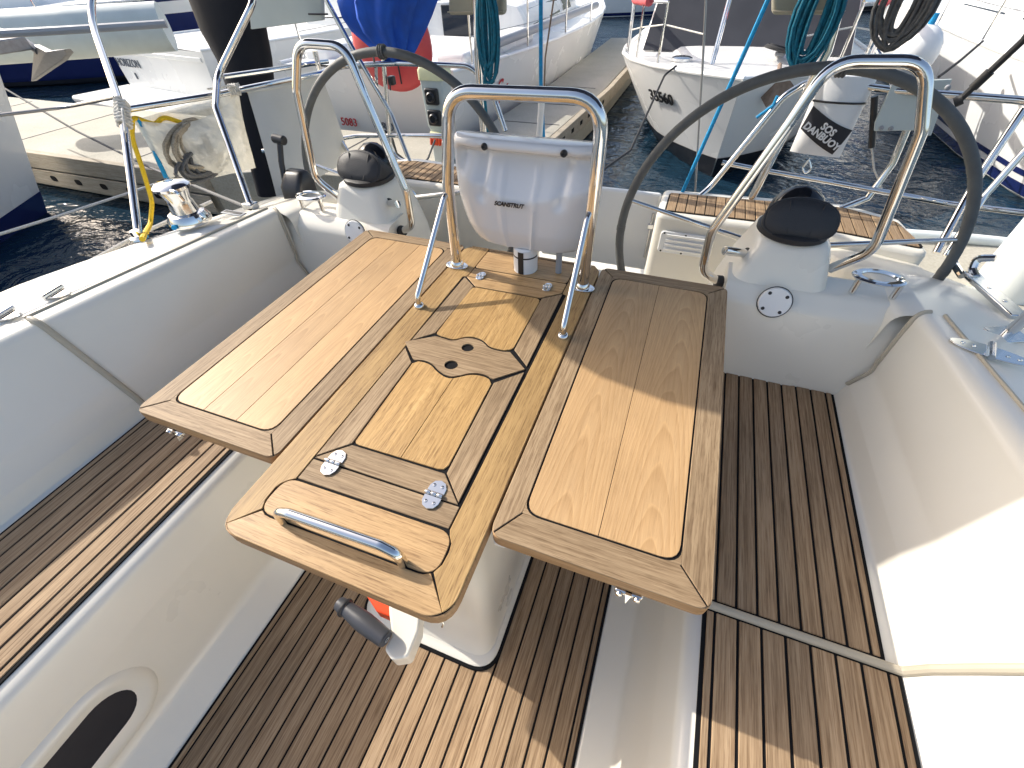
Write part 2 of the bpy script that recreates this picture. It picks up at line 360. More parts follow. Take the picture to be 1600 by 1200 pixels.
# oval vent in the left seat front, its shaded inside a black plate
def on_front(y, z, s=-1, out=0.0):
    H = cockpit_half(y); best = min((p for p in H if p.x < .61 and p.x > .47), key=lambda p: abs(p.z-z))
    # interpolate
    L = [p for p in H if .466 <= p.x <= .61]
    for p, q in zip(L, L[1:]):
        if q.z <= z <= p.z: t = (z-q.z)/(p.z-q.z+1e-9); x = q.x+(p.x-q.x)*t; return Vector((CX+s*(x-out), y, z))
    return Vector((CX+s*(best.x-out), y, z))
def stadium(r, n=14):
    """oval slot outline on the seat front, r = half height; end cap nearest the table at y = -.39"""
    cz, y1, y0 = .185, -.485, -1.0; P = []
    for k in range(n+1): a = -math.pi/2+math.pi*k/n; P.append((y1+r*math.cos(a), cz+r*.95*math.sin(a)))
    for k in range(n+1): a = math.pi/2+math.pi*k/n; P.append((y0+r*math.cos(a), cz+r*.95*math.sin(a)))
    return P
def ring_on(r, out): return [on_front(y, z, -1, out) for y, z in stadium(r)]
b = B(); b.loft([ring_on(.105, .0), ring_on(.098, .008), ring_on(.085, .010), ring_on(.078, .009), ring_on(.060, .003), ring_on(.056, .002)], True); b.build('vent_surround', 'gel', cockpit, angle=60)
b = B(); rr_ = ring_on(.0575, .0026); b.add(rr_, [tuple(range(len(rr_)))]); b.build('vent_shade_plate', 'label_k', cockpit, smooth=False)  # flat black plate painted for shade; the seat front is not cut
# teak planks --------------------------------------------------------------
def plank_run(parent, x0, x1, y0, y1, z, pitch, mat='deckY', gap=.0056, edge=.018, th=.006, clip=None):
    """planks along Y between x0..x1 with a thin margin strip on each side"""
    b = B(); b.box(x0, x1, y0, y1, z-.001, z+.0035); b.build('caulk_bed', 'caulk', parent, smooth=False)
    xs = [x0+.005, x0+.005+edge]; n = max(1, round((x1-x0-2*edge-.01)/pitch)); p = (x1-x0-2*edge-.01)/n
    for i in range(n): xs.append(xs[1]+p*(i+1))
    xs.append(x1-.005)
    for a, c in zip(xs, xs[1:]):
        segs = [(y0+.004, y1-.004)]
        if clip: segs = clip(a, c, segs[0])
        for (u, v) in segs:
            if v-u < .02: continue
            q = B(); q.box(a+gap/2, c-gap/2, u, v, z, z+th+random.uniform(-.0004, .0004)); q.build('teak_plank', mat, parent, smooth=False, bevel=.0012, seg=1)
for s in (-1, 1):
    xa, xb = sorted((CX+s*.627, CX+s*.978)); plank_run(cockpit, xa, xb, -1.25, .1215, .417, .0425)
    xa, xb = sorted((CX+s*.627, CX+s*.955)); plank_run(cockpit, xa, xb, .1385, .895, .417, .0425)
plank_run(cockpit, CX-.465, CX+.465, -1.25, .885, .001, .0475)
# ---- finger piers and walkway
def pontoon(name, pts, label_edges=(), seams=(), thick=.42):
    b = B(); b.prism(pts, DZ-thick, DZ); return struct(b.build(name, 'concrete', smooth=False, bevel=.01))
walk = pontoon('walkway', [(-24, 2.95), (-4.0, 2.82), (-3.4, 3.15), (-1.45, 3.25), (-1.35, 4.45), (-24, 4.75)])
b = B(); b.box(-16, -4.0, 2.74, 2.818, DZ-.16, DZ+.012); b.build('timber_whaler', 'timber', walk, smooth=False, bevel=.006)
b = B(); b.box(-16, -4.0, 2.725, 2.738, DZ-.34, DZ-.17); b.build('timber_whaler', 'timber', walk, smooth=False, bevel=.006)
for i in range(14):
    x = -4.35-.42*i; q = B(); q.prism(fillet([Vector((x-.05, -.03, 0)), Vector((x+.05, -.03, 0)), Vector((x+.05, .03, 0)), Vector((x-.05, .03, 0))], .028, 3, True), 0, .006)
    q.xf(Matrix.Translation((0, 2.7252, DZ-.25)) @ Matrix.Rotation(R_(90), 4, 'X')); q.build('whaler_slot', 'caulk', walk, smooth=False)
for x in (-3.1, -5.2, -7.3, -9.4): b = B(); b.box(x-.008, x+.008, 2.96 if x < -4 else 3.24, 4.45, DZ-.002, DZ+.004); b.build('joint', 'caulkg', walk, smooth=False)
fing = pontoon('finger_pier', [(-1.98, 4.46), (-1.12, 4.46), (-.98, 7.2), (-.98, 12), (-1.85, 12), (-1.85, 7.6)])
for y in (5.3, 6.2, 7.2): b = B(); b.box(-1.88, -1.12, y, y+.014, DZ-.002, DZ+.004); b.build('joint', 'caulkg', fing, smooth=False)
for k, (u, v) in enumerate((((-1.08, 4.46), (-.94, 7.2)), ((-.94, 7.2), (-.94, 12)))):
    b = B(); d = Vector((v[0]-u[0], v[1]-u[1], 0)); nn = Vector((d.y, -d.x, 0)).normalized()*.07
    b.prism([u, v, (v[0]+nn.x, v[1]+nn.y), (u[0]+nn.x, u[1]+nn.y)], DZ-.14, DZ+.03); b.build('timber_whaler', 'timber', fing, smooth=False, bevel=.006)
    if k == 0:
        for i in range(7):
            c = Vector((*u, 0)).lerp(Vector((*v, 0)), (i+.6)/8); q = B(); q.box(-.045, .045, -.002, .004, -.022, .022)
            q.xf(Matrix.Translation(c+nn*1.03+Vector((0, 0, DZ-.055))) @ Matrix.Rotation(math.atan2(d.y, d.x), 4, 'Z')); q.build('whaler_slot', 'caulk', fing, smooth=False)
rf = pontoon('finger_pier', [(1.62, -8), (3.05, -8), (3.0, 3.0), (2.55, 3.5), (1.75, 3.45)])
b = B(); b.tube([Zp(1330, 338, -.08), Zp(1400, 365, -.08), Zp(1500, 372, -.09), Zp(1560, 378, -.1), Zp(1620, 388, -.1)], .035, .2); b.build('edge_hose', 'whitepile', rf)

# ================================================================== HELM STATIONS
def rrect(x0, x1, y0, y1, r, z, n=4):
    return [Vector((p.x, p.y, z)) for p in fillet([Vector((x0, y0, 0)), Vector((x1, y0, 0)), Vector((x1, y1, 0)), Vector((x0, y1, 0))], r, n, True)]
def disc_on(b_, c, nrm, r, h, n=28): return b_.lathe([(r, -.004), (r, h*.6), (r-.002, h), (.001, h)], c, nrm, n)
def helm_station(s):
    near = 'stern rail with the cream cloth' if s < 0 else 'striped danbuoy bag'
    X = lambda x: CX+s*(x-CX)
    side = 'beside the black throttle lever' if s < 0 else 'in front of the white danbuoy bag'
    p = thing('helm_pedestal', 'white moulded steering pedestal with round screwed plate, '+side, 'pedestal', (X(.73), 1.05, .07), 'steering pedestals')
    # ledge moulding running from the pedestal to the coaming
    b = B(); prof = fillet([Vector((0, .872, .05)), Vector((0, .872, .43)), Vector((0, .915, .66)), Vector((0, .955, .695)), Vector((0, 1.065, .70)), Vector((0, 1.085, .55)), Vector((0, 1.12, .05))], [0, .04, .05, .03, .025, .1, 0], 5)
    xs = [.60, .63, .8, .95, 1.02, 1.10]
    b.loft([[(X(x), q.y, q.z) for q in prof] for x in xs], False); n = len(prof)
    b.add([(X(.60), q.y, q.z) for q in prof], [tuple(range(n))])
    b.build('ledge', 'gel', p, angle=40)
    b = B(); secs = []
    for z, x0, x1, y0, y1, r in ((.05, .555, .905, .862, 1.23, .05), (.42, .56, .90, .866, 1.225, .05), (.60, .585, .878, .915, 1.215, .05), (.70, .612, .858, .958, 1.205, .05), (.775, .642, .838, .985, 1.195, .045), (.797, .650, .830, .995, 1.188, .042), (.806, .665, .815, 1.01, 1.17, .03)):
        a, c = sorted((X(x0), X(x1))); secs.append(rrect(a, c, y0, y1, r, z, 6))
    b.loft(secs, True, True); b.build('column', 'gel', p, angle=50)
    # round inspection plate
    nrm = Vector((0, -1, .30)).normalized(); c = Vector((X(.733), .9175, .668)) if s > 0 else Vector((X(.733), .9175, .668))
    b = B(); disc_on(b, c-nrm*.002, nrm, .042, .008); pl = b.build('inspection_plate', 'white', p)
    u = Vector((1, 0, 0)); v = nrm.cross(u)
    b = B(); b.tube([c+(u*math.cos(6.28319*k/30)+v*math.sin(6.28319*k/30))*.044 for k in range(30)], .0014, closed=True, n=6); b.build('seal_ring', 'caulkg', pl)
    for k in range(4):
        a = R_(40+90*k); q = B(); disc_on(q, c+(u*math.cos(a)+v*math.sin(a))*.032+nrm*.004, nrm, .005, .004, 10); q.build('screw', 'rubber', pl)
    # compass with cover
    t = thing('compass', 'black canvas-covered compass on the white pedestal '+side, 'compass', (X(.74), 1.07, .80), 'covered compasses')
    cx, cy = X(.732), 1.075
    b = B(); b.lathe([(.086, 0), (.092, .004), (.092, .016), (.086, .02)], (cx, cy, .803), (0, 0, 1), 32); b.build('base_ring', 'rubber', t)
    face_n = Vector((0, -.86, .5)).normalized(); upv = Vector((0, .5, .86)); o = Vector((cx, cy-.075, .812)); secs = []
    def hood(g, d, n=36):
        sec = []
        for k in range(n):
            a = 6.28319*k/n; x = .086*math.cos(a)*g; sy = math.sin(a)
            h = .052+(.054*g*abs(sy)**.8 if sy > 0 else -.046*g*abs(sy)**.6)
            sec.append(o+Vector((x, 0, 0))+upv*h+face_n*d)
        return sec
    for g, d in ((.80, -.135), (.92, -.10), (1.0, -.05), (1.03, -.012), (1.0, .0), (.97, .003), (.5, .006), (.02, .007)): secs.append(hood(g, d))
    b = B(); b.loft(secs, True, True); cv = b.build('canvas_cover', 'canvas_k', t, angle=60)
    b = B(); b.tube(hood(1.02, -.004), .0042, closed=True, n=8); b.build('piping', 'canvas_k', cv)
    for x in (-.030, .034):
        b = B(); b.tube([o+Vector((x*(1+.3*(h-.05)/.05), 0, 0))+upv*h+face_n*.0045 for h in (.014, .05, .098)], .0016, n=6); b.build('seam', 'rubber', cv)
    b = B(); b.ball((cx, cy+.05, .832), .074, .06, .080, 24); b.build('dome', 'dome', t)
    # wheel
    t = thing('steering_wheel', 'large grey leather-rimmed steering wheel '+side, 'wheel', (X(.736), 1.29, .15), 'twin steering wheels')
    c = Vector((X(.736), 1.29, .645)); tl = .05; vv = Vector((0, math.sin(tl), math.cos(tl)))
    P = [c+Vector((1, 0, 0))*.5*math.cos(6.28319*k/96)+vv*.5*math.sin(6.28319*k/96) for k in range(96)]
    b = B(); b.tube(P, .0150, closed=True, n=14); rim = b.build('rim', 'leather', t)
    for k in (0, 24, 48, 72):
        q = B(); q.tube([c+Vector((1, 0, 0))*.5*math.cos(6.28319*(k+d)/96)+vv*.5*math.sin(6.28319*(k+d)/96) for d in (-.25, 0, .25)], .0162, n=14); q.build('rim_seam', 'leather', rim)
    for k in range(3):
        a = R_((168, 12, 270)[k]); d = Vector((1, 0, 0))*math.cos(a)+vv*math.sin(a)
        q = B(); q.tube([c+d*.03, c+d*.25, c+d*.49], lambda u: .0105-.004*u, n=12); q.build('spoke', 'steel', t)
    b = B(); b.lathe([(.012, -.11), (.03, -.11), (.03, -.03), (.045, -.02), (.045, .012), (.02, .022), (.001, .024)], c, (0, 1, 0), 24); b.build('hub', 'steel', t)
    # a small turk's head knot marks the king spoke
    q = B(); [q.tube([c+vv*.5+Vector((d, 0, 0))+Vector((0, math.cos(6.28319*k/16), math.sin(6.28319*k/16)))*.0195 for k in range(16)], .0035, closed=True, n=6) for d in (-.008, 0, .008)]
    q.build('king_spoke_knot', 'rope_g', rim)
    # guard hoop
    t = thing('pedestal_guard', 'polished steel grab hoop bolted round the pedestal '+side, 'grab rail', (X(.74), .98, .45), 'pedestal guards')
    pr = [Vector((.598, .965, .655)), Vector((.570, .930, .675)), Vector((.575, .905, .79)), Vector((.70, .93, 1.155)), Vector((.905, .93, 1.155)), Vector((.925, .905, .85)), Vector((.895, .95, .72)), Vector((.838, .985, .695))]
    global GUARD
    P = GUARD
    b = B(); b.tube([Vector((X(q.x), q.y, q.z)) for q in P], .0128, .07, fn=8); b.build('hoop', 'steel', t)
    a_ = P[0]; z_ = P[-1]
    b = B(); b.lathe([(.019, -.006), (.019, .010), (.014, .012)], Vector((X(a_.x), a_.y, a_.z)), Vector((s*-1, -.35, .1)), 18); b.build('foot_pad', 'rubber', t)
    m0 = Vector((.590, 1.00, .735)); b = B(); b.tube([Vector((X(.57), .985, .765)), Vector((X(.645), 1.03, .742))], .0125); b.build('side_bracket', 'steel', t)
    b = B(); b.lathe([(.0175, -.006), (.0175, .008), (.013, .009)], Vector((X(.640), 1.027, .744)), Vector((-s*.85, -.5, .2)), 18); b.build('foot_pad', 'rubber', t)
    # drink holder ring on the ledge
    t = thing('cup_holder', 'polished steel ring drink holder standing on the ledge '+('behind the left bench' if s < 0 else 'behind the bench with the lit coaming'), 'cup holder', (X(.96), .99, .70), 'ring drink holders')
    c = Vector((X(.962), .995, .742)); secs = [];
    ring = lambda rx, ry, z: [Vector((c.x+rx*math.cos(6.28319*k/36), c.y+ry*math.sin(6.28319*k/36), z)) for k in range(36)]
    b = B(); b.loft([ring(.062, .040, c.z), ring(.064, .042, c.z+.004), ring(.058, .037, c.z+.008), ring(.043, .027, c.z+.008), ring(.040, .025, c.z+.004), ring(.042, .026, c.z), ring(.062, .040, c.z)], True); b.build('ring', 'steel', t)
    for d in (-.045, .05):
        q = B(); q.tube([(c.x+d, c.y-.014, .700), (c.x+d, c.y-.014, c.z+.003)], .0085); q.build('post', 'steel', t)
GUARD = [Vector((.600, .995, .655)), Vector((.555, .975, .668)), Vector((.585, .96, .80)), Vector((.735, 1.0, 1.085)), Vector((.955, 1.0, 1.085)), Vector((.905, 1.0, .79)), Vector((.83, 1.04, .735))]
# measured on the right-hand station
GUARD = [Yp(1124, 440, 1.0), Yp(1096, 425, .985), Yp(1112, 362, .98), Yp(1232, 195, 1.0), Yp(1300, 96, 1.01), Yp(1450, 96, 1.01), Yp(1440, 205, 1.0), Yp(1365, 392, 1.0), Yp(1296, 420, 1.03)]
for s in (-1, 1): helm_station(s)

# stern seats
def stern_seat(s):
    X = lambda x: CX+s*(x-CX)
    t = thing('stern_locker', 'white stern locker topped with short teak planks, '+('nearest the blue canvas bundle' if s < 0 else 'with a louvred vent'), 'locker', (X(.8), 1.85, .07), 'stern lockers')
    oy = lambda x: 1.66 if x < 1.0 else 1.66-.10*(x-1.0)
    poly = fillet([Vector((.335, 1.655, 0)), Vector((1.0, 1.66, 0)), Vector((1.335, 1.60, 0)), Vector((1.29, 1.90, 0)), Vector((1.1, 2.0, 0)), Vector((.335, 1.945, 0))], .04, 5, True)
    b = B(); b.prism([(X(p.x), p.y) for p in poly], .05, .556); body = b.build('locker', 'gel', t, bevel=.018, seg=3)
    tp = [Vector((.365, 1.69, 0)), Vector((.98, 1.70, 0)), Vector((1.32, 1.632, 0)), Vector((1.27, 1.855, 0)), Vector((1.09, 1.945, 0)), Vector((.365, 1.895, 0))]
    tf = fillet(tp, .025, 4, True); b = B(); b.prism([(X(p.x), p.y) for p in tf], .5555, .5585); b.build('caulk_bed', 'caulk', t, smooth=False)
    def yr(x):
        ys = []
        for i in range(len(tp)):
            a, c = tp[i], tp[(i+1) % len(tp)]
            if (a.x-x)*(c.x-x) <= 0 and abs(a.x-c.x) > 1e-6: ys.append(a.y+(c.y-a.y)*(x-a.x)/(c.x-a.x))
        return min(ys)+.006, max(ys)-.006
    x = .372; k = 0
    while x < 1.30:
        x1 = min(x+.0405, 1.312); (a0, a1), (c0, c1) = yr(x), yr(min(x1-.0045, 1.305))
        lean = 0 if x < 1.0 else .3*(x-1.0)
        if a1-a0 > .02 and c1-c0 > .0: q = B(); q.prism([(X(x), a0), (X(x1-.0045), c0), (X(x1-.0045), c1), (X(x), a1)], .5565, .5615); q.build('teak_plank', 'deckY', t, smooth=False, bevel=.001, seg=1)
        x = x1
    if s > 0:
        # louvred vent on the front
        c = Yp(1068, 381, 1.652); b = B(); b.prism([(p.x, p.y) for p in fillet([Vector((-.105, -.05, 0)), Vector((.105, -.05, 0)), Vector((.105, .05, 0)), Vector((-.105, .05, 0))], .018, 4, True)], 0, .012)
        b.xf(Matrix.Translation((c.x, 1.655, c.z)) @ Matrix.Rotation(R_(90), 4, 'X')); v = b.build('vent', 'white', t, bevel=.003)
        for i in range(4):
            q = B(); zc = c.z-.033+.022*i; q.add([(c.x-.08, 1.6425, zc-.006), (c.x+.08, 1.6425, zc-.006), (c.x+.08, 1.636, zc+.006), (c.x-.08, 1.636, zc+.006), (c.x-.08, 1.6425, zc+.0075), (c.x+.08, 1.6425, zc+.0075)], [(0, 1, 2, 3), (3, 2, 5, 4)]); q.build('louvre', 'white', v, smooth=False)
        for dx in (-.09, 0, .09):
            for dz in (-.042, .042): q = B(); disc_on(q, Vector((c.x+dx, 1.643, c.z+dz)), (0, -1, 0), .0045, .002, 8); q.build('screw', 'rubber', v)
    return t
for s in (-1, 1): stern_seat(s)
t = thing('transom_door', 'plain white transom gate panel between the two stern seats', 'gate', (CX, 1.95, .07))
b = B(); b.box(-.27, .33, 1.93, 1.965, .12, .53); b.build('panel', 'gelw', t, bevel=.012)
b = B(); b.tube([(.31, 1.924, .20), (.31, 1.924, .44)], .006); b.build('latch_rod', 'steel', t)
b = B(); b.box(.295, .325, 1.916, 1.93, .36, .385); b.build('latch', 'steel', t, bevel=.003)
for i in range(3): b = B(); b.box(-.27, .33, 1.86-.05*i, 1.885-.05*i, .071, .081-.0*i); b.build('tread_strip', 'nonskid', t, smooth=False, bevel=.002)

# ================================================================== COCKPIT TABLE
ZT = .70
tb = thing('cockpit_table', 'folding teak cockpit table with both leaves raised on a white base', 'table', (.02, .35, 0))
CZ = ZT-.0022
def piece(name, pts, mat, parent, z1=ZT, z0=None, bev=.0008):
    b = B(); b.prism([(p[0], p[1]) for p in pts], CZ-.001 if z0 is None else z0, z1); return b.build(name, mat, parent, smooth=False, bevel=bev, seg=1)
def rnd(pts, r, n=5): return [(p.x, p.y) for p in fillet([Vector((*p, 0)) for p in pts], r, n, True)]
def slab(name, pts, r, parent, inset=.0015):
    b = B(); b.prism(rnd(pts, r, 6), ZT-.030, CZ-.0006); o = b.build(name, 'edge', parent, smooth=False, bevel=.0015)
    b = B(); cx_ = sum(p[0] for p in pts)/len(pts); cy_ = sum(p[1] for p in pts)/len(pts)
    b.prism([(cx_+(x-cx_)*.994, cy_+(y-cy_)*.996) for x, y in rnd(pts, r, 6)], CZ-.0012, CZ); b.build('caulk_bed', 'caulk', o, smooth=False); return o
def leaf(x0, x1, y0, y1, bx0, bx1, by0, by1, dk, seams):
    s = slab('leaf', [(x0, y0), (x1, y0), (x1, y1), (x0, y1)], .022, tb); g = .0028; rc = .022
    # mitred border boards with rounded outer corners
    def q(pts, mat): piece('border_board', pts, mat, s)
    c = {}
    for key, (ox, oy, ix, iy) in dict(a=(x0, y0, bx0, by0), b=(x1, y0, bx1, by0), c=(x1, y1, bx1, by1), d=(x0, y1, bx0, by1)).items():
        sx = 1 if ox < ix else -1; sy = 1 if oy < iy else -1
        full_ = arc2(ox+sx*.02, oy+sy*.02, .02, 0, 1, 1)
        c[key] = ((ox, oy), (ix, iy), sx, sy)
    def corner(key, along):   # outer points of a board at a corner, ending on the mitre line
        (ox, oy), (ix, iy), sx, sy = c[key]; r = .02; k = r*(1-.7071)
        m = (ox+sx*k, oy+sy*k)
        if along == 'x': return [(ox+sx*r, oy), (ox+sx*r*.6, oy+sy*r*.08), m], (ix, iy)
        return [(ox, oy+sy*r), (ox+sx*r*.08, oy+sy*r*.6), m], (ix, iy)
    def board(k1, k2, along, mat):
        o1, i1 = corner(k1, along); o2, i2 = corner(k2, along)
        (ax, ay), _, sx, sy = c[k1]
        inn1, inn2 = list(i1), list(i2)
        pts = o1+[i1, i2]+o2[::-1]
        # pull in from the mitre by the caulk gap
        sh = []
        cxm = sum(p[0] for p in pts)/len(pts); cym = sum(p[1] for p in pts)/len(pts)
        for p in pts:
            if along == 'x': dx = g*.7*(1 if p[0] < cxm else -1); sh.append((p[0]+dx, p[1]))
            else: dy = g*.7*(1 if p[1] < cym else -1); sh.append((p[0], p[1]+dy))
        q(sh, mat)
    fm = 'frame'
    board('a', 'b', 'x', fm+'X'); board('d', 'c', 'x', fm+'X'); board('a', 'd', 'y', fm+'Y'); board('b', 'c', 'y', fm+'Y')
    px0, px1, py0, py1 = bx0+g*1.3, bx1-g*1.3, by0+g*1.3, by1-g*1.3
    xs = [px0]+seams+[px1]
    for i, (a, e) in enumerate(zip(xs, xs[1:])):
        a2 = a+(.0005 if i else 0); e2 = e-(.0005 if i < len(xs)-2 else 0)
        rr = [.03 if i == 0 else 0, .03 if i == len(xs)-2 else 0, .03 if i == len(xs)-2 else 0, .03 if i == 0 else 0]
        P = fillet([Vector((a2, py0, 0)), Vector((e2, py0, 0)), Vector((e2, py1, 0)), Vector((a2, py1, 0))], rr, 5, True)
        piece('panel_board', [(p.x, p.y) for p in P], 'panelY', s, bev=.0004)
    # fill the rounded corner gaps: corner blocks of border
    for (ix, iy, sx, sy) in ((bx0, by0, 1, 1), (bx1, by0, -1, 1), (bx1, by1, -1, -1), (bx0, by1, 1, -1)):
        P = [(ix, iy)]+[(ix+sx*(.026-.026*math.cos(a)), iy+sy*(.026-.026*math.sin(a))) for a in [math.pi/2*k/5 for k in range(6)]]
        piece('corner_block', P, 'frameX', s, bev=0)
    return s
LL = leaf(-.600, -.2125, 0, .900, -.548, -.262, .048, .858, False, [-.452, -.36])
LR = leaf(.2445, .600, 0, .900, .285, .551, .056, .855, True, [.418])
# centre section
X0, X1 = -.2085, .2405; YF, YB = -.150, .905
cs = slab('centre_section', [(X0, YF), (X1, YF), (X1, YB), (X0, YB)], .045, tb)
def cp(name, pts, mat, **k): return piece(name, pts, mat, cs, **k)
# side rails (their front ends are rounded and mitred)
for sx, xo, xi, ml, mf in ((-1, X0+.001, -.1405, (-.160, -.098), (-.185, -.146)), (1, X1-.001, .1795, (.187, -.085), (.222, -.1365))):
    arcp = arc2(xo-sx*.045, YF+.046, .045, math.pi if sx < 0 else 0, (math.pi*1.25 if sx < 0 else -math.pi/4), 5)
    inn_ = [(-.1555, -.0925), (-.1630, -.076), (-.1640, -.05), (-.1605, -.040), (-.1520, -.0300), (-.1405, -.0215)] if sx < 0 else [(.1865, -.0875), (.1942, -.072), (.1952, -.05), (.1925, -.036), (.1840, -.0245), (.1795, -.0145)]
    pts = [(xo, YB-.03), (xo, YF+.046)]+arcp[1:]+inn_+[(xi, .70), (xi, .7225), (xi-sx*.012, .7265), (xi-sx*.012, YB-.003), (xo-sx*.02, YB-.003)]
    cp('side_rail', pts, 'goldY')
arcl = arc2(X0+.046, YF+.046, .045, math.pi*1.25, math.pi*1.5, 4); arcr = arc2(X1-.046, YF+.046, .045, -math.pi/2, -math.pi/4, 4)
cp('front_board', arcl+arcr+[(.1832, -.0902), (.172, -.0960), (.160, -.0975), (-.130, -.1018), (-.142, -.1005), (-.1525, -.0950)], 'goldX')
hp = rnd([(-.1615, -.0985), (.1925, -.0935), (.190, -.0185), (-.158, -.0245)], .03, 6); cp('handle_panel', [(x, y) for x, y in hp], 'goldX')
cp('cross_board', [(-.1375, -.0195), (.1765, -.0135), (.1765, .0290), (-.1375, .0265)], 'frameX')
# lids with a dark gap all round
gapb = B(); gapb.box(-.139, .1775, .0295, .7300, ZT-.03, CZ+.0004); gapb.build('lid_gap_shade', 'caulk', cs, smooth=False)  # black block just below the top stands in for shade in the openings
def lid(pieces): pass
F0, F1 = .0320, .3985
L1 = cp('front_lid_core', [(-.1335, F0), (.1715, F0), (.1715, .396), (.1125, .342), (-.0935, .341), (-.149, .394), (-.1335, .384)], 'caulk', z1=CZ+.0012, z0=ZT-.02)
wave_f = [(-.0935, .3405), (-.074, .349), (-.044, .345), (-.021, .328), (.011, .316), (.03, .325), (.058, .348), (.093, .351), (.1125, .3405)]
wave_r = [(-.0835, .443), (-.060, .441), (-.035, .438), (-.013, .459), (.009, .466), (.039, .461), (.061, .442), (.099, .441), (.1155, .447)]
def smooth2(p, n=2):
    for _ in range(n):
        q = [p[0]]
        for a, c in zip(p, p[1:]): q += [(a[0]*.75+c[0]*.25, a[1]*.75+c[1]*.25), (a[0]*.25+c[0]*.75, a[1]*.25+c[1]*.75)]
        p = q+[p[-1]]
    return p
wf, wr = smooth2(wave_f), smooth2(wave_r); TT = ZT+.0015
def lp(name, pts, mat): return piece(name, pts, mat, L1, z1=TT, z0=CZ)
lp('lid_board', [(-.1365, F0-.002), (.1725, F0), (.1215, .0815), (-.0845, .0795)], 'frameX')
lp('lid_board', [(-.1370, F0+.002), (-.0875, .083), (-.0945, .333), (-.1370, .377)], 'frameY')
lp('lid_board', [(.1715, F0+.004), (.1245, .084), (.118, .334), (.1715, .389)], 'frameY')
pf = [(-.080, .0835), (-.078, .0835), (.111, .0865), (.1195, .091), (.1235, .101)]
rim = [(x, y-.0045) for x, y in wf[::-1]]
P = [(-.0835, .090), (-.079, .0850), (-.070, .0840), (.104, .0865), (.115, .0895), (.1205, .101), (.1140, .329)]+[q for q in rim if -.086 < q[0] < .108]+[(-.0905, .331)]
xm = .024
def split(P, x, left):
    out = []
    n = len(P)
    for i in range(n):
        a, c = P[i], P[(i+1) % n]; ina = (a[0] <= x) == left; inc = (c[0] <= x) == left
        if ina: out.append(a)
        if ina != inc: t_ = (x-a[0])/(c[0]-a[0]); out.append((x, a[1]+(c[1]-a[1])*t_))
    return out
for lf in (True, False): lp('panel_board', [(p[0]+(-.0005 if lf else .0005)*(abs(p[0]-xm) < 1e-6), p[1]) for p in split(P, xm, lf)], 'panelG')
# finger-hole band: two strips cut by the holes
hs = [(.011, .4255, .0155), (.0, .3560, .0165)]
band = [(-.1490, .3955), (-.0960, .3445)]+[(x, y+.0015) for x, y in wf if -.09 < x < .108]+[(.1120, .3445), (.1690, .3985), (.1155, .4435)]+[(x, y-.003) for x, y in wr[::-1] if -.08 < x < .112]+[(-.0855, .4395)]
# cut the band into upper, middle and lower polygons around the holes so that the holes are open
bm = bmesh.new(); outer = [bm.verts.new((x, y, 0)) for x, y in band]; E_ = [bm.edges.new((outer[i], outer[(i+1) % len(outer)])) for i in range(len(outer))]
for hx, hy, hr in hs:
    hv = [bm.verts.new((hx+hr*math.cos(6.28319*k/20), hy+hr*.92*math.sin(6.28319*k/20), 0)) for k in range(20)]; E_ += [bm.edges.new((hv[i], hv[(i+1) % 20])) for i in range(20)]
bmesh.ops.triangle_fill(bm, use_beauty=True, edges=E_, use_dissolve=False)
for f in [f for f in bm.faces if any((f.calc_center_median()-Vector((hx, hy, 0))).length < hr*.9 for hx, hy, hr in hs)]: bm.faces.remove(f)
ext = bmesh.ops.extrude_face_region(bm, geom=bm.faces[:]); [setattr(v.co, 'z', ZT+.0018) for v in ext['geom'] if isinstance(v, bmesh.types.BMVert)]
for v in bm.verts:
    if v.co.z < .1: v.co.z = CZ
bmesh.ops.recalc_face_normals(bm, faces=bm.faces); me = bpy.data.meshes.new('finger_hole_board'); bm.to_mesh(me); bm.free(); me.materials.append(M['frameX'])
o = bpy.data.objects.new('finger_hole_board', me); COL.objects.link(o); attach(o, L1)
# rear lid
L2 = cp('rear_lid_core', [(-.1295, .722), (.168, .726), (.1715, .404), (.1165, .4475), (-.085, .4435), (-.1365, .402)], 'caulk', z1=CZ+.0012, z0=ZT-.02)
def l2(name, pts, mat): return piece(name, pts, mat, L2, z1=TT, z0=CZ)
l2('lid_board', [(-.129, .7235), (.165, .7265), (.115, .6855), (-.082, .682)], 'goldX')
l2('lid_board', [(-.1325, .718), (-.0865, .680), (-.0925, .452), (-.1365, .406)], 'frameY')
l2('lid_board', [(.168, .722), (.1195, .683), (.1225, .456), (.1705, .410)], 'frameY')
P = [(-.0895, .458), (-.0865, .4495)]+[(x, y+.0035) for x, y in wr if -.075 < x < .10]+[(.114, .4535), (.1185, .462), (.1185, .664), (.1155, .675), (.107, .6805), (-.077, .6775), (-.0855, .673), (-.0885, .66)]
l2('panel_board', P, 'panelG')
cp('rear_cross_board', [(-.1265, .7275), (.1645, .7305), (.1645, .7775), (-.1265, .7755)], 'goldX')
P = [(-.1265, .7795), (.1645, .7815), (.1645, .888), (-.1265, .886)]; cp('rear_board', rnd(P, .012), 'goldX')
cp('rear_end_board', [(-.1265, .8895), (.1645, .8915), (.1645, YB-.003), (-.1265, YB-.003)], 'frameX')
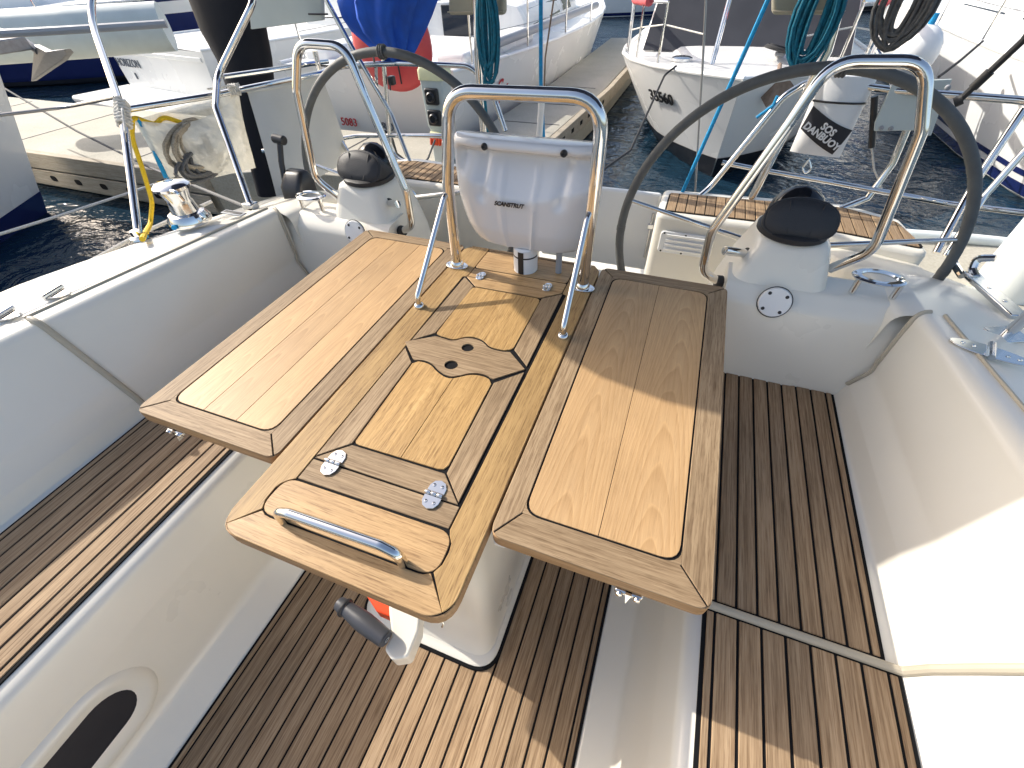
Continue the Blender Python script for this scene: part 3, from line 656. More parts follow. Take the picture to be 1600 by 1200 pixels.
# hinges
def hinge(x, y, sc=1.0, ang=0):
    z = ZT+.002; b = B()
    for sg in (1, -1):
        P = [(-.017, .004), (-.0165, .016), (-.011, .026), (0, .030), (.011, .026), (.0165, .016), (.017, .004)]
        P = [(px*sc, py*sc*sg) for px, py in P]; b.prism(P, 0, .0022)
    for i in range(3): b.tube([((-.018+.012*i)*sc, 0, .003), ((-.018+.012*i+.0108)*sc, 0, .003)], .0042*sc, n=10)
    mt = Matrix.Translation((x, y, z)) @ Matrix.Rotation(ang, 4, 'Z'); b.xf(mt); h = b.build('hinge', 'steel', tb, bevel=.0006, seg=1)
    for dx, dy in ((-.008, .017), (.008, .017), (-.008, -.017), (.008, -.017)):
        q = B(); q.lathe([(.0034, 0), (.0032, .001), (.0014, .0012), (.001, .0004)], (dx*sc, dy*sc, .0022), (0, 0, 1), 10); q.xf(mt); q.build('screw', 'steel2', h)
hinge(-.093, .031); hinge(.124, .035); hinge(-.088, .736, .72); hinge(.118, .740, .72)
# pull handle
b = B(); hx0, hx1, hy0, hy1 = -.101, .134, -.0985, -.092
b.tube([(hx0, hy0, ZT-.002), (hx0+.001, hy0, ZT+.034), (hx0+.03, hy0+.001, ZT+.045), (hx1-.03, hy1, ZT+.045), (hx1-.001, hy1, ZT+.034), (hx1, hy1, ZT-.002)], .0085, .022, n=16); b.build('pull_handle', 'steel', tb)
# folding latches under the leaf edges
def latch(x, y, z):
    b = B(); b.box(x-.022, x+.022, y-.006, y+.004, z-.010, z); o = b.build('leaf_latch', 'steel2', tb, bevel=.003)
    for d in (-.014, .014): q = B(); q.lathe([(.006, 0), (.0055, .004), (.003, .005)], (x+d, y-.006, z-.005), (0, -1, 0), 12); q.build('screw', 'steel', o)
    q = B(); q.add([(x-.005, y-.007, z), (x+.005, y-.007, z), (x, y-.010, z-.03), (x, y+.002, z-.03), (x-.005, y+.002, z), (x+.005, y+.002, z)], [(0, 1, 2), (5, 4, 3), (0, 2, 3, 4), (1, 5, 3, 2), (0, 4, 5, 1)]); q.build('bolt', 'steel', o, smooth=False)
p_ = Zp(985, 912, ZT-.03); latch(p_.x, .001, ZT-.030); p_ = Zp(272, 673, ZT-.03); latch(p_.x, .001, ZT-.030)
b = B(); b.box(.250, .272, .003, .03, ZT-.044, ZT-.030); b.build('leaf_stop', 'white', tb, bevel=.003)
b = B(); b.tube([(.215, -.135, ZT-.03), (.222, -.138, ZT-.05), (.219, -.141, ZT-.062)], .0018, n=8); b.build('hook', 'steel2', tb)
# swing arms carrying the leaves
for sx, xa in ((-1, -.35), (1, .43)):
    b = B(); b.box(min(CX-.01+sx*.17, xa), max(CX-.01+sx*.17, xa), .30, .335, ZT-.075, ZT-.031); b.build('leaf_support', 'gel', tb, bevel=.006)
# moulded base
b = B(); secs = []
for z, e, r, y0_ in ((.0, .012, .06, -.070), (.018, .0, .06, -.064), (.035, -.004, .055, -.045), (.07, -.006, .055, -.028), (.16, -.010, .05, -.018), (.42, -.012, .05, -.012), (.60, -.012, .05, -.012), (ZT-.0305, -.004, .05, -.016)):
    secs.append(rrect(-.175-e, .222+e, y0_, .44+e, r, z, 7))
b.loft(secs, True, True); b.build('base', 'gel', tb, angle=50)
b = B(); b.tube([Vector((p.x, p.y, .009)) for p in rrect(-.19, .238, -.082, .458, .068, 0, 7)], .0055, closed=True, n=8); b.build('base_sealant', 'caulk', tb)
b = B(); fl = [rrect(-.187, .235, -.079, .455, .066, .006, 7), rrect(-.186, .234, -.078, .454, .066, .016, 7), rrect(-.176, .223, -.064, .441, .055, .026, 7)]
b.loft(fl, True, True); b.build('base_flange', 'gel', tb, angle=40)
# winch handle stowed in its pocket on the base front
wh = thing('crank_handle', 'black rubber winch handle grip with orange-red socket stowed against the table base', 'winch handle', (.0, -.14, .41))
A = Zp(537, 948, .41); Bp = Zp(602, 998, .41); d = (Bp-A).normalized(); kk = .95; LG = (Bp-A).length
b = B(); b.lathe([(r_*kk, h_) for r_, h_ in ((.012, -.016), (.015, -.014), (.0165, -.004), (.0165, .0), (.0195, .001), (.0195, .006), (.0165, .008), (.0175, .02), (.0205, .045), (.0215, .062), (.0205, .085), (.0185, LG), (.016, LG+.003), (.001, LG+.003))], A, d, 28); g_ = b.build('grip', 'grip', wh)
b = B(); b.lathe([(.0062, 0), (.0062, .002), (.003, .002), (.0028, .0006)], Bp+d*.0031, d, 16); b.build('end_bolt', 'steel2', g_)
b = B(); b.lathe([(.0205*kk, 0), (.021*kk, .003), (.0205*kk, .005)], A+d*.002, d, 28); b.build('collar', 'rubber', g_)
P = [Zp(*q_, .37) for q_ in ((560, 885), (606, 892), (622, 925), (611, 965), (588, 955), (572, 930))]; b = B(); b.prism([(q.x, q.y) for q in P], .33, .37); b.build('socket_body', 'red', wh, bevel=.003)
hold = thing('winch_handle_holder', 'cream plastic pocket under the table front that holds the winch handle', 'holder', (.08, -.1, .3))
P = [Zp(*q_, .395) for q_ in ((606, 925), (608, 960), (612, 992), (600, 1014), (612, 1031), (637, 1027), (654, 985), (658, 940))]; P = P[::1]+[Vector((P[-1].x+.004, -.008, .395)), Vector((P[0].x+.0, -.008, .395))]
b = B(); b.prism([(q.x, q.y) for q in fillet(P, .012, 4, True)], .34, .395); b.build('pocket', 'gel', hold, bevel=.006, seg=3)

# ================================================================== GRAB HOOP AND INSTRUMENT POD
t = thing('grab_hoop', 'tall polished steel hoop with two braces standing on the table', 'grab rail', (.015, .77, ZT))
LX, RX = -.183, .213; lt = Yp(697, 175, .775); 
b = B(); b.tube([(LX, .772, ZT+.003), (LX+.004, .772, .95), Yp(700, 142, .772), Yp(945, 152, .772), (RX+.004, .772, .95), (RX, .772, ZT+.003)], .0157, .075, n=18, fn=9); b.build('hoop', 'steel', t)
for x in (LX, RX):
    b = B(); P = [(.036*math.cos(6.28319*k/28), .022*math.sin(6.28319*k/28)) for k in range(28)]; b.prism(P, 0, .005); b.xf(Matrix.Translation((x, .770, ZT))); fl = b.build('flange', 'steel', t, bevel=.0015)
    b = B(); b.lathe([(.021, 0), (.020, .008), (.0165, .014)], (x, .772, ZT+.004), (0, 0, 1), 20); b.build('socket', 'steel', fl)
    for d in (-.028, .028): q = B(); q.lathe([(.004, 0), (.0035, .0015), (.001, .0016)], (x+d, .770, ZT+.005), (0, 0, 1), 10); q.build('screw', 'steel2', fl)
    xb = -.190 if x < 0 else .2205
    b = B(); b.tube([(xb, .543, ZT+.004), (xb, .543, ZT+.030), (x-.001, .750, .918), (x+.002, .770, .925)], .0078, .05, n=12); b.build('brace', 'steel', t)
    b = B(); b.lathe([(.0145, 0), (.0145, .004), (.012, .009), (.0085, .011)], (xb, .543, ZT), (0, 0, 1), 18); f2 = b.build('brace_foot', 'steel', t)
    for k in range(3): q = B(); a = 2.1*k+.5; q.lathe([(.0028, 0), (.0025, .0012), (.0008, .0013)], (xb+.0105*math.cos(a), .543+.0105*math.sin(a), ZT+.0045), (0, 0, 1), 8); q.build('screw', 'steel2', f2)
pod = thing('instrument_pod', 'pale plastic instrument pod with two bolts hung inside the table hoop', 'instrument pod', (.02, .82, ZT))
pl_, pr_ = -.174, .222; xm = (pl_+pr_)/2; hw = (pr_-pl_)/2
def podsec(y, g, zt, zb, tw=1.0):
    zs = [(zt, .985), (zt-.012, 1.0), (zt-.10, 1.0), (zt-.18, .97), (zb+.05, .88), (zb+.014, .80), (zb, .74)]
    L = [Vector((xm-hw*g*w_, y, z)) for z, w_ in zs]; Rr = [Vector((xm+hw*g*w_, y, z)) for z, w_ in zs]
    return fillet(L+Rr[::-1], .02, 3, True)
zt_, zb_ = 1.055, .778
def facegrid():
    """front face as a height field with relief channels: recessed upper zone, two bolt channels, two ridges"""
    b = B(); NX, NZ = 56, 44; secs = []
    for j in range(NZ+1):
        v = j/NZ; z = zb_+(zt_-zb_)*v; row = []
        wv = .76+.24*math.sin(math.pi/2*min(1, (v/.62)))**.8 if v < .62 else 1.0
        wv = wv if v < .97 else 1-.02*(v-.97)/.03
        for i in range(NX+1):
            u = i/NX*2-1; x = xm+hw*wv*u
            y = .786+.034*abs(u)**4+.035*max(0, .18-v)**1.3*3+(.010*max(0, v-.94)/.06)
            edge = .60-.10*math.cos(u*2.6)*.8   # lower edge of the recess, dips in the middle
            dep = 1/(1+math.exp(-(v-edge)*60))*(1/(1+math.exp((v-.90)*70)))
            side = 1/(1+math.exp((abs(u)-.93)*50)); y += (.005+.16*max(0, v-edge))*dep*side
            for uc in (-.56, .56): # bolt channels
                y += .012*math.exp(-((u-uc-(.9-v)*-.10)/.075)**2)*(1/(1+math.exp(-(v-.47)*50)))*(1/(1+math.exp((v-.93)*60)))
            for uc in (-.30, .18): # ridges
                y -= .005*math.exp(-((u-uc)/.035)**2)*(1/(1+math.exp((v-.80)*30)))
            row.append(Vector((x, y, z)))
        secs.append(row)
    b.loft(secs); return b, secs
b, secs = facegrid()
ring_f = [r[0] for r in secs]+secs[-1][1:]+[r[-1] for r in secs[::-1][1:]]+secs[0][::-1][1:-1]
cen = Vector((xm, 0, (zt_+zb_)/2))
def shr(p, g, y): return Vector((cen.x+(p.x-cen.x)*g, y, cen.z+(p.z-cen.z)*g))
b.loft([ring_f, [shr(p, 1.012, p.y+.008) for p in ring_f], [shr(p, 1.012, .84) for p in ring_f], [shr(p, .97, .872) for p in ring_f], [shr(p, .86, .884) for p in ring_f]], True)
b.add([shr(p, .86, .884) for p in ring_f], [tuple(range(len(ring_f)))])
body = b.build('housing', 'plast', pod, angle=50)
for px, py in ((757, 229), (881, 240)):
    c = Yp(px, py, .793); b = B(); b.lathe([(.0085, -.01), (.0085, .003), (.006, .006), (.004, .006), (.0035, .003)], c, (0, -1, .1), 18); b.build('bolt', 'black', pod)
c = Yp(795, 320, .781); text('maker_lettering', 'SCANSTRUT', .0155, 'ink', basis((c.x, .7795, c.z), (1, .0, .0), (0, .05, 1)), body, shear=.25, ex=.0012, spacing=.95, bold=.0004)
b = B(); b.lathe([(.036, ZT), (.036, .75), (.0355, .772), (.03, .776)], (.024, .822, 0), (0, 0, 1), 32); b.build('support_tube', 'white', pod)
b = B(); b.lathe([(.0362, .748), (.0366, .749), (.0366, .7515), (.0362, .7525)], (.024, .822, 0), (0, 0, 1), 32); b.build('joint_ring', 'black', pod)
q = B(); secs = [[Vector((.024+r*math.sin(a), .822-r*math.cos(a), z)) for a in (-.32, -.16, 0, .16)] for r, z in ((.0369, ZT+.0005), (.0369, .77))]; q.loft(secs); q.build('cable_slot', 'black', pod)
b = B(); b.tube([(.125, .83, ZT+.001), (.125, .83, .79)], .009); b.build('cable_gland', 'grey', pod)

# ================================================================== DECK GEAR OF THE YACHT
# winches on the coaming
def winch(x, y, z, label, sc=1.0):
    t = thing('sheet_winch', label, 'winch', (x, y, z), 'coaming winches')
    b = B(); b.lathe([(.062*sc, 0), (.062*sc, .012*sc), (.052*sc, .03*sc), (.042*sc, .034*sc)], (x, y, z), (0, 0, 1), 28); b.build('skirt', 'steel', t)
    b = B(); b.lathe([(.040*sc, .034*sc), (.036*sc, .06*sc), (.036*sc, .075*sc), (.042*sc, .095*sc), (.044*sc, .10*sc)], (x, y, z), (0, 0, 1), 28); b.build('drum', 'steel2', t)
    b = B(); b.lathe([(.044*sc, .1*sc), (.052*sc, .105*sc), (.052*sc, .112*sc), (.04*sc, .122*sc), (.014*sc, .125*sc), (.012*sc, .118*sc)], (x, y, z), (0, 0, 1), 28); tp = b.build('self_tailer', 'steel', t)
    b = B(); b.tube([(x+.03*sc, y-.03*sc, z+.108*sc), (x+.062*sc, y-.035*sc, z+.112*sc), (x+.066*sc, y-.03*sc, z+.085*sc)], .006*sc, .01, n=8); b.build('stripper_arm', 'steel', tp)
p = Zp(310, 342, .72); winch(p.x-.03, p.y-.01, .712, 'small chrome winch on the coaming beside the clear rope bag', 1.15)
# the primary winch further forward throws its round shadow on the bench
wp = Vector((-.62, -.05, .42))-Vector((1.45, -.25, -1))*.42; winch(-1.19, .065, .718, 'chrome winch on the side deck next to the gasket seam of the coaming', 1.25) if False else None
# flush deck fittings
def padeye(c, yaw, label, L=.075, grp='flush deck fittings'):
    t = thing('folding_padeye', label, 'deck fitting', c, grp); b = B(); P = [(L*math.cos(6.28319*k/28), .024*math.sin(6.28319*k/28)) for k in range(28)]
    mt = Matrix.Translation(c) @ Matrix.Rotation(yaw, 4, 'Z'); b.prism(P, 0, .004); b.xf(mt); b.build('plate', 'steel', t, bevel=.001)
    b = B(); b.tube([(0, -.03, .006), (0, .03, .006)], .007, n=10); b.xf(mt); b.build('barrel', 'steel2', t)
    for d in (-.05, -.03, .03, .05): q = B(); q.lathe([(.0045, 0), (.004, .0015), (.001, .001)], (d, 0, .004), (0, 0, 1), 10); q.xf(mt); q.build('screw', 'steel2', t)
p = Zp(1555, 552, .722); padeye((p.x-.01, p.y, .7215), R_(-18), 'oval chrome hinge plate on the side deck next to the stanchion base')
p = Zp(86, 460, .722); padeye((p.x, p.y, .7245), R_(10), 'oval chrome hinge plate beside the ribbed side deck', .05)
p = Zp(8, 494, .722); padeye((p.x, p.y, .7245), R_(10), 'oval chrome hinge plate beyond the coaming gasket seam', .045)
p = Zp(370, 343, .70); t = thing('deck_vent', 'small dark slotted plate on the coaming top by the winch', 'deck fitting', (p.x, p.y, .70))
b = B(); b.box(p.x-.05, p.x+.05, p.y-.014, p.y+.014, .722, .727); b.build('plate', 'grey', t, bevel=.002)
b = B(); b.box(p.x-.04, p.x+.04, p.y-.007, p.y+.007, .7265, .7285); b.build('slot', 'black', t, bevel=.001)
# genoa fairlead track on the right
t = thing('fairlead', 'stainless rope fairlead with curled horns on the deck edge', 'fairlead', (1.26, 1.1, .64))
a0, a1 = Zp(1512, 430, .648), Zp(1590, 500, .66)
b = B(); d = (a1-a0); n_ = Vector((-d.y, d.x, 0)).normalized()*.022; b.loft([[a0+n_, a0+n_+Vector((0, 0, .014)), a0-n_+Vector((0, 0, .014)), a0-n_], [a1+n_, a1+n_+Vector((0, 0, .014)), a1-n_+Vector((0, 0, .014)), a1-n_]], True, True); b.build('base_plate', 'steel2', t, bevel=.003)
for q0, sg in ((a0, 1),):
    dn = d.normalized(); b = B(); b.tube([q0+dn*.03+Vector((0, 0, .01)), q0+Vector((0, 0, .02)), q0-dn*.015+Vector((0, 0, .05)), q0+dn*.01+n_*1.2+Vector((0, 0, .065))], .011, .02, n=10); b.build('horn', 'steel', t)
    b = B(); b.tube([q0+dn*.03-n_*1.6+Vector((0, 0, .01)), q0-n_*1.6-dn*.03+Vector((0, 0, .02)), q0-n_*2-dn*.05+Vector((0, 0, .05)), q0-n_*3.2-dn*.02+Vector((0, 0, .06))], .010, .02, n=10); b.build('horn', 'steel', t)
for k in (.4, .7): q = B(); q.lathe([(.006, 0), (.005, .002), (.001, .002)], a0.lerp(a1, k)+Vector((0, 0, .014)), (0, 0, 1), 10); q.build('screw', 'steel', t)
# throttle
t = thing('throttle_lever', 'black engine throttle lever and hood beside the steering wheel', 'throttle', (-1.03, 1.08, .69))
c = Zp(468, 302, .70)
b = B(); secs = [rrect(c.x-.05, c.x+.05, c.y-.05, c.y+.06, .02, .69), rrect(c.x-.05, c.x+.05, c.y-.045, c.y+.06, .02, .735), rrect(c.x-.045, c.x+.045, c.y-.01, c.y+.05, .02, .775), rrect(c.x-.035, c.x+.035, c.y+.005, c.y+.035, .012, .785)]
b.loft(secs, True, True); b.build('hood', 'black', t, angle=50)
h0 = Vector((c.x-.045, c.y-.01, .74)); h1 = Xp(437, 220, c.x-.055)
b = B(); b.tube([h0, h0.lerp(h1, .5)+Vector((-.006, 0, 0)), h1], .011, n=10); b.build('lever', 'black', t)
b = B(); b.tube([h1+Vector((-.026, .0, .008)), h1+Vector((.026, .0, .002))], .0175, n=16); b.build('knob', 'black', t, bevel=.005)

# ---- pushpit rails
RZ = 1.0
def rail(name, label, parts, group=None):
    t = thing(name, label, 'rail', parts[0][1][0] if not isinstance(parts[0][1][0], Vector) else tuple(parts[0][1][0]), group)
    for pn, pts, r, fil in parts:
        b = B(); b.tube(pts, r, fil, n=12); b.build(pn, 'steel', t)
    return t
TL = [Zp(190, 172, .985), Zp(345, 147, .98), Zp(500, 115, .975), Zp(530, 103, .975), Vector((-1.1, 2.05, .985)), Yp(735, 103, 2.05), Yp(768, 140, 2.04), Yp(790, 205, 2.0)]
LL_ = [Yp(410, 236, 1.75), Yp(560, 212, 1.98), Yp(700, 212, 2.02), Yp(790, 213, 2.0)]
pp = rail('stern_rail', 'polished steel stern rail carrying the blue canvas bundle and cream cloth', [
    ('top_rail', TL, .0125, .12), ('lower_rail', LL_, .0105, .15), ('upper_rail', [Zp(350, 120, .99), Zp(420, 110, .985), Zp(495, 98, .98), Zp(512, 96, .975)], .0115, .05),
    ('upright', [Yp(492, 80, 1.95), Yp(520, 200, 1.93), Yp(545, 240, 1.85)], .0125, .1),
    ('upright', [Yp(510, 0, 2.0), Yp(545, 65, 2.0), Yp(612, 180, 2.0), Vector((-1.05, 1.93, .55))], .0115, .1),
    ('upright', [Yp(598, 80, 2.05), Yp(612, 250, 1.98), Vector((-1.0, 1.97, .54))], .0115, .1)], 'stern rails')
TR = [Vector((.50, 1.925, .545)), Yp(1110, 292, 1.96), Yp(1225, 150, 2.02), Yp(1262, 128, 2.05), Vector((.95, 2.06, .975)), Yp(1395, 141, 2.03), Yp(1600, 157, 1.9), Vector((1.62, 1.6, .98))]
LR_ = [Yp(1128, 254, 1.99), Yp(1180, 264, 2.0), Yp(1300, 285, 2.0), Yp(1480, 318, 1.93), Yp(1620, 335, 1.8)]
rail('stern_rail', 'polished steel stern rail carrying the danbuoy bag', [
    ('top_rail', TR, .0125, .08), ('lower_rail', LR_, .0105, .1),
    ('upright', [Yp(1600, 170, 1.80), Yp(1520, 290, 1.72), Zp(1463, 395, .57)], .0125, .1),
    ('upright', [Yp(1620, 215, 1.72), Yp(1535, 310, 1.68), Zp(1478, 400, .57)], .011, .1),
    ('upright', [Yp(1420, 195, 2.03), Yp(1395, 255, 2.02), Yp(1355, 310, 1.985), Vector((1.08, 1.955, .545))], .0135, 0)], 'stern rails')
t = thing('bimini_strap', 'black webbing strap leading from the stern rail up to the canopy', 'strap', tuple(Yp(1498, 158, 1.9)))
sa, sb_ = Yp(1500, 156, 1.9), Vector((1.25, 1.6, 1.80)); b = B(); b.tube([sa, Yp(1600, 62, 1.86), sb_], .0105, n=10); b.build('webbing', 'rubber', t)
dd = (Yp(1600, 62, 1.86)-sa); b = B(); b.tube([sa+dd*.22, sa+dd*.5], .0145, n=12); b.build('sleeve', 'black', t)
b = B(); b.tube([sa-dd*.06+Vector((-.008, 0, 0)), sa+dd*.02+Vector((.004, 0, 0))], .0175, n=12); b.build('loop', 'rubber', t)
# stanchion on the right side deck
c = Zp(1572, 515, .70); t = thing('stanchion', 'steel stanchion on a square plate next to the oval hinge plate', 'stanchion', (c.x, c.y, .70))
b = B(); b.prism(rnd([(-.038, -.03), (.038, -.03), (.038, .03), (-.038, .03)], .006), 0, .006); b.xf(Matrix.Translation((c.x+.01, c.y, .684)) @ Matrix.Rotation(R_(25), 4, 'Z')); b.build('plate', 'steel2', t, bevel=.0015)
b = B(); b.tube([(c.x+.01, c.y, .685), Vector((c.x+.03, c.y-.02, 1.35))], .0125); b.build('tube', 'steel', t)
# ---- bimini canopy over the helm (above the picture; its shadow falls across the table)
bi = thing('bimini', 'dark blue canvas sun canopy stretched over the helm on steel hoops', 'canopy', (0, 1.4, .6))
BZ = 1.80; k_ = BZ-.70
def cast(x, y): return (x-1.45*k_, y+.25*k_)
sh_ = [(.005, .78), (.05, .625), (.155, .537), (.253, .468), (.338, .432), (.474, .404), (.60, .405), (1.5, .39), (2.72, .39), (2.85, .6), (2.85, 1.45), (2.5, 1.62), (.3, 1.62), (.06, 1.45)]
pts = [cast(*q) for q in sh_]
b = B(); b.prism(pts, BZ, BZ+.012); b.build('canvas', 'bimini', bi, smooth=False)
for xs_, pts_ in ((-.6, [Yp(744, -60, 2.0), (-.62, 1.98, BZ-.1), (-.66, 1.7, BZ+.02), (-.9, .95, BZ+.02)]), (.85, [Yp(1318, -10, 2.02), (.95, 1.98, BZ-.1), (.95, 1.7, BZ+.02), (.9, .95, BZ+.02)])):
    b = B(); b.tube(pts_, .0165, .15, n=14); b.build('arm', 'steel', bi)
b = B(); b.tube([(-1.45, 1.6, BZ+.02), (1.25, 1.6, BZ+.02)], .014); b.build('cross_bar', 'steel', bi)
b = B(); b.tube([(-1.40, 1.0, BZ+.02), (1.1, 1.0, BZ+.02)], .014); b.build('cross_bar', 'steel', bi)
lean_poles = thing('leaning_poles', 'leaning polished steel A-frame poles beside the clear rope bag', 'pole', (-1.4, .62, .69))
PF = Zp(217, 371, .69); P1 = Zp(191, 172, .995); P2 = Zp(131, 0, 1.27); AP = Vector((-1.72, 1.55, 1.62))  # AP: added joint out of view, led outboard so pole shadows miss the leaf
b = B(); b.tube([PF, P1, P2, AP], .0135, .2, n=14); b.build('front_pole', 'steel', lean_poles)
b = B(); b.lathe([(.03, 0), (.028, .006), (.017, .012), (.016, .03)], PF-Vector((0, 0, .004)), (0, 0, 1), 18); b.build('pole_foot', 'steel', lean_poles)
m2 = Zp(337, 168, .975); m3 = Zp(340, 118, 1.05); m4 = Zp(398, 0, 1.27)
b = B(); b.tube([Zp(392, 322, .70), m2, m3, m4, AP+Vector((.25, .15, -.05)), AP], .0125, .08, n=14); b.build('bent_pole', 'steel', lean_poles)
b = B(); c = Zp(392, 322, .70); b.box(c.x-.025, c.x+.025, c.y-.02, c.y+.02, .69, .715); b.build('pole_foot', 'steel2', lean_poles, bevel=.004)
# white lashing where the pole crosses the rail
def lashing(c, axis, n, r, label, L=.05, tr=.0042):
    t = thing('rope_lashing', label, 'rope', tuple(c), 'white cord lashings'); ax = Vector(axis).normalized(); u = ax.orthogonal().normalized(); v = ax.cross(u)
    P = [Vector(c)+ax*(L*(k/(n*14)-.5))+(u*math.cos(6.28319*k/14)+v*math.sin(6.28319*k/14))*(r+.0035*math.sin(k*2.3)) for k in range(n*14+1)]
    b = B(); b.tube(P, tr, n=7); b.build('turns', 'rope_w', t)
    b = B(); b.tube([Vector(c)+u*r*1.2, Vector(c)+u*r*1.7-ax*.02, Vector(c)+u*r*1.5-ax*.07, Vector(c)+u*r*1.9-ax*.11], tr*.9, .02, n=7); b.build('tail', 'rope_w', t)
dpole = (P1-PF); lashing(P1-dpole.normalized()*.015, dpole, 8, .020, 'white cord lashed round the leaning pole and side rail', .11, .0055)
lashing(Zp(366, 140, .985), Zp(366, 143, .98)-Zp(345, 147, .98), 5, .018, 'white cord knotted on the rail above the clear bag', .045)

BA, BB = Zp(190, 172, .985), Zp(500, 115, .975)
def Bq(px, py, off=0):
    """point of the vertical plane under the side rail seen at a pixel"""
    n = Vector((BB.y-BA.y, BA.x-BB.x, 0)).normalized(); d = ray(px, py); return CAM+d*((BA+n*off-CAM).dot(n)/d.dot(n))
# ---- clear rope bag hanging from the rail
bag = thing('rope_tidy_bag', 'cloudy clear vinyl bag of coiled ropes hanging from the side rail', 'bag', (-1.33, 1.0, .75))
TLp = [Bq(200, 184, .02), Bq(270, 166, .02), Bq(345, 150, .02), Bq(386, 140, .02)]
def bagface(off, sagtop):
    secs = []
    tl, tr, bl, br = Bq(208, 188, .02), Bq(372, 142, .02), Bq(262, 285, .02), Bq(398, 262, .02)
    for j in range(9):
        v = j/8; row = []
        for i in range(13):
            u = i/12; p = tl.lerp(tr, u).lerp(bl.lerp(br, u), v)
            p = p+Vector((off*math.sin(math.pi*u)**.6*math.sin(math.pi*min(1, v*.9+.1))+.006*math.sin(9*u+5*v), 0, -sagtop*math.sin(math.pi*u)*(1-v)-.012*math.sin(math.pi*u)*v))
            row.append(p)
        secs.append(row)
    return secs
for off, sg, nm in ((-.035, 0.0, 'back_panel'), (.055, .055, 'front_panel')):
    b = B(); b.loft(bagface(off, sg)); b.build(nm, 'vinyl', bag, angle=80)
def coil(name, label, c, ax, r1, r2, turns, tr, mat, group=None, parent=None, sway=.012, seed=1, cat='rope'):
    rnd_ = random.Random(seed); ax = Vector(ax).normalized(); u = Vector((0, 0, 1))-ax*ax.z; u.normalize(); v = ax.cross(u); P = []
    for k in range(turns*18+1):
        a = 6.28319*k/18; w_ = 1+.12*math.sin(a*.37+seed)+rnd_.uniform(-.02, .02); tn = int(k/18); f1_ = 1+.16*math.sin(tn*2.4+seed); f2_ = 1+.75*math.sin(tn*1.7+seed*2)*.8
        P.append(Vector(c)+u*r1*math.cos(a)*w_*(f1_ if math.cos(a) < 0 else 1)+v*r2*math.sin(a)*w_*f2_+ax*sway*math.sin(a*.21+seed))
    b = B(); b.tube(P, tr, n=7)
    if parent: return b.build(name, mat, parent)
    t = thing(name, label, cat, tuple(c), group); b.build('turns', mat, t); return t
cc = Bq(310, 228, .02)
coil('coiled_line', 'tan mooring line coiled inside the clear vinyl bag', cc, (1, .1, 0), .085, .10, 12, .0075, 'timber', 'lines stowed in the clear bag', seed=3)
coil('coiled_line', 'grey line coiled in the bottom of the clear vinyl bag', cc+Vector((.0, -.02, -.06)), (1, .2, .1), .05, .10, 8, .0075, 'rope_g', 'lines stowed in the clear bag', seed=5)
def line(name, label, pts, r, mat, cat='rope', fil=.05, n=8, group=None):
    b = B(); b.tube(pts, r, fil, n=n); t = thing(name, label, cat, tuple(pts[0]), group); b.build('strand', mat, t); return t
line('yellow_rope', 'yellow rope hanging out of the clear bag down to the side deck', [Bq(285, 192, .02), Bq(255, 182, .02), Bq(243, 195, .02), Bq(228, 190, .02), Bq(207, 182, .02), Bq(206, 215, .02), Bq(222, 262, .03), Bq(238, 315, .03), Bq(235, 350, .03), Zp(222, 374, .725)], .0088, 'rope_y', fil=.15)
line('blue_rope', 'blue flecked rope hanging from the clear bag behind the winch', [Bq(215, 184, .02), Bq(240, 235, .02), Bq(263, 285, .02), Bq(278, 325, .02), Zp(272, 356, .725)], .0088, 'rope_b', fil=.1)
# cream cloth on the rail
cl = thing('dodger_cloth', 'cream cloth panel laced under the stern rail behind the throttle', 'cloth', (-1.3, 1.6, .6))
b = B(); secs = []
tl, tr, bl, br = Bq(386, 142, .02), Bq(500, 117, .02), Zp(432, 318, .60), Yp(545, 245, 1.95)
for j in range(9):
    v = j/8; secs.append([tl.lerp(tr, i/12).lerp(bl.lerp(br, i/12), v)+Vector((.012*math.sin(7*i/12+2*v), 0, -.008*math.sin(math.pi*i/12))) for i in range(13)])
b.loft(secs); b.loft([[p+Vector((-.004, .003, 0)) for p in r] for r in secs]); b.build('cloth', 'cream', cl, angle=80)
b = B(); b.tube([p+Vector((.002, 0, 0)) for p in secs[0]], .006, n=8); b.build('hem', 'cream', cl)
# white board tied to the rail
bd = thing('rail_board', 'pale grey flat board cable-tied between the rail posts', 'board', tuple(Yp(450, 40, 1.9)))
q4 = [Yp(385, -30, 1.9), Yp(500, -30, 1.95), Yp(502, 32, 1.95), Yp(392, 46, 1.9)]; b = B(); b.loft([q4, [p+Vector((.01, .018, 0)) for p in q4]], True, True); b.build('board', 'pedg', bd, bevel=.003)
b = B(); b.tube([Yp(482, 22, 1.925), Yp(512, 22, 1.93)], .004, n=6); b.build('cable_tie', 'black', bd)
# blue canvas bundle
bc = thing('canvas_bundle', 'bright blue canvas cover gathered and tied to the stern rail', 'cover', tuple(Yp(605, 95, 2.07)))
rings = []
for px0, px1, py, dep in ((556, 668, -60, .12), (543, 663, 0, .12), (550, 656, 25, .11), (562, 650, 48, .09), (578, 646, 65, .07), (592, 642, 80, .055), (604, 634, 97, .04)):
    a, c = Yp(px0, py, 2.09), Yp(px1, py, 2.09); mdl = (a+c)/2; hw_ = (c-a).length/2; R0 = []
    for k in range(40):
        an = 6.28319*k/40; g = 1+.20*math.sin(an*9+py*.012)+.10*math.sin(an*4+1)
        R0.append(mdl+Vector((1, 0, 0))*hw_*math.cos(an)*g+Vector((0, 1, 0))*dep*math.sin(an)*g)
    rings.append(R0)
b = B(); b.loft(rings, True, True); b.build('canvas', 'bluefab', bc, angle=80)
coil('tie', '', Yp(605, 95, 2.08), (0, 0, 1), .022, .022, 3, .004, 'rope_g', parent=bc, seed=2)
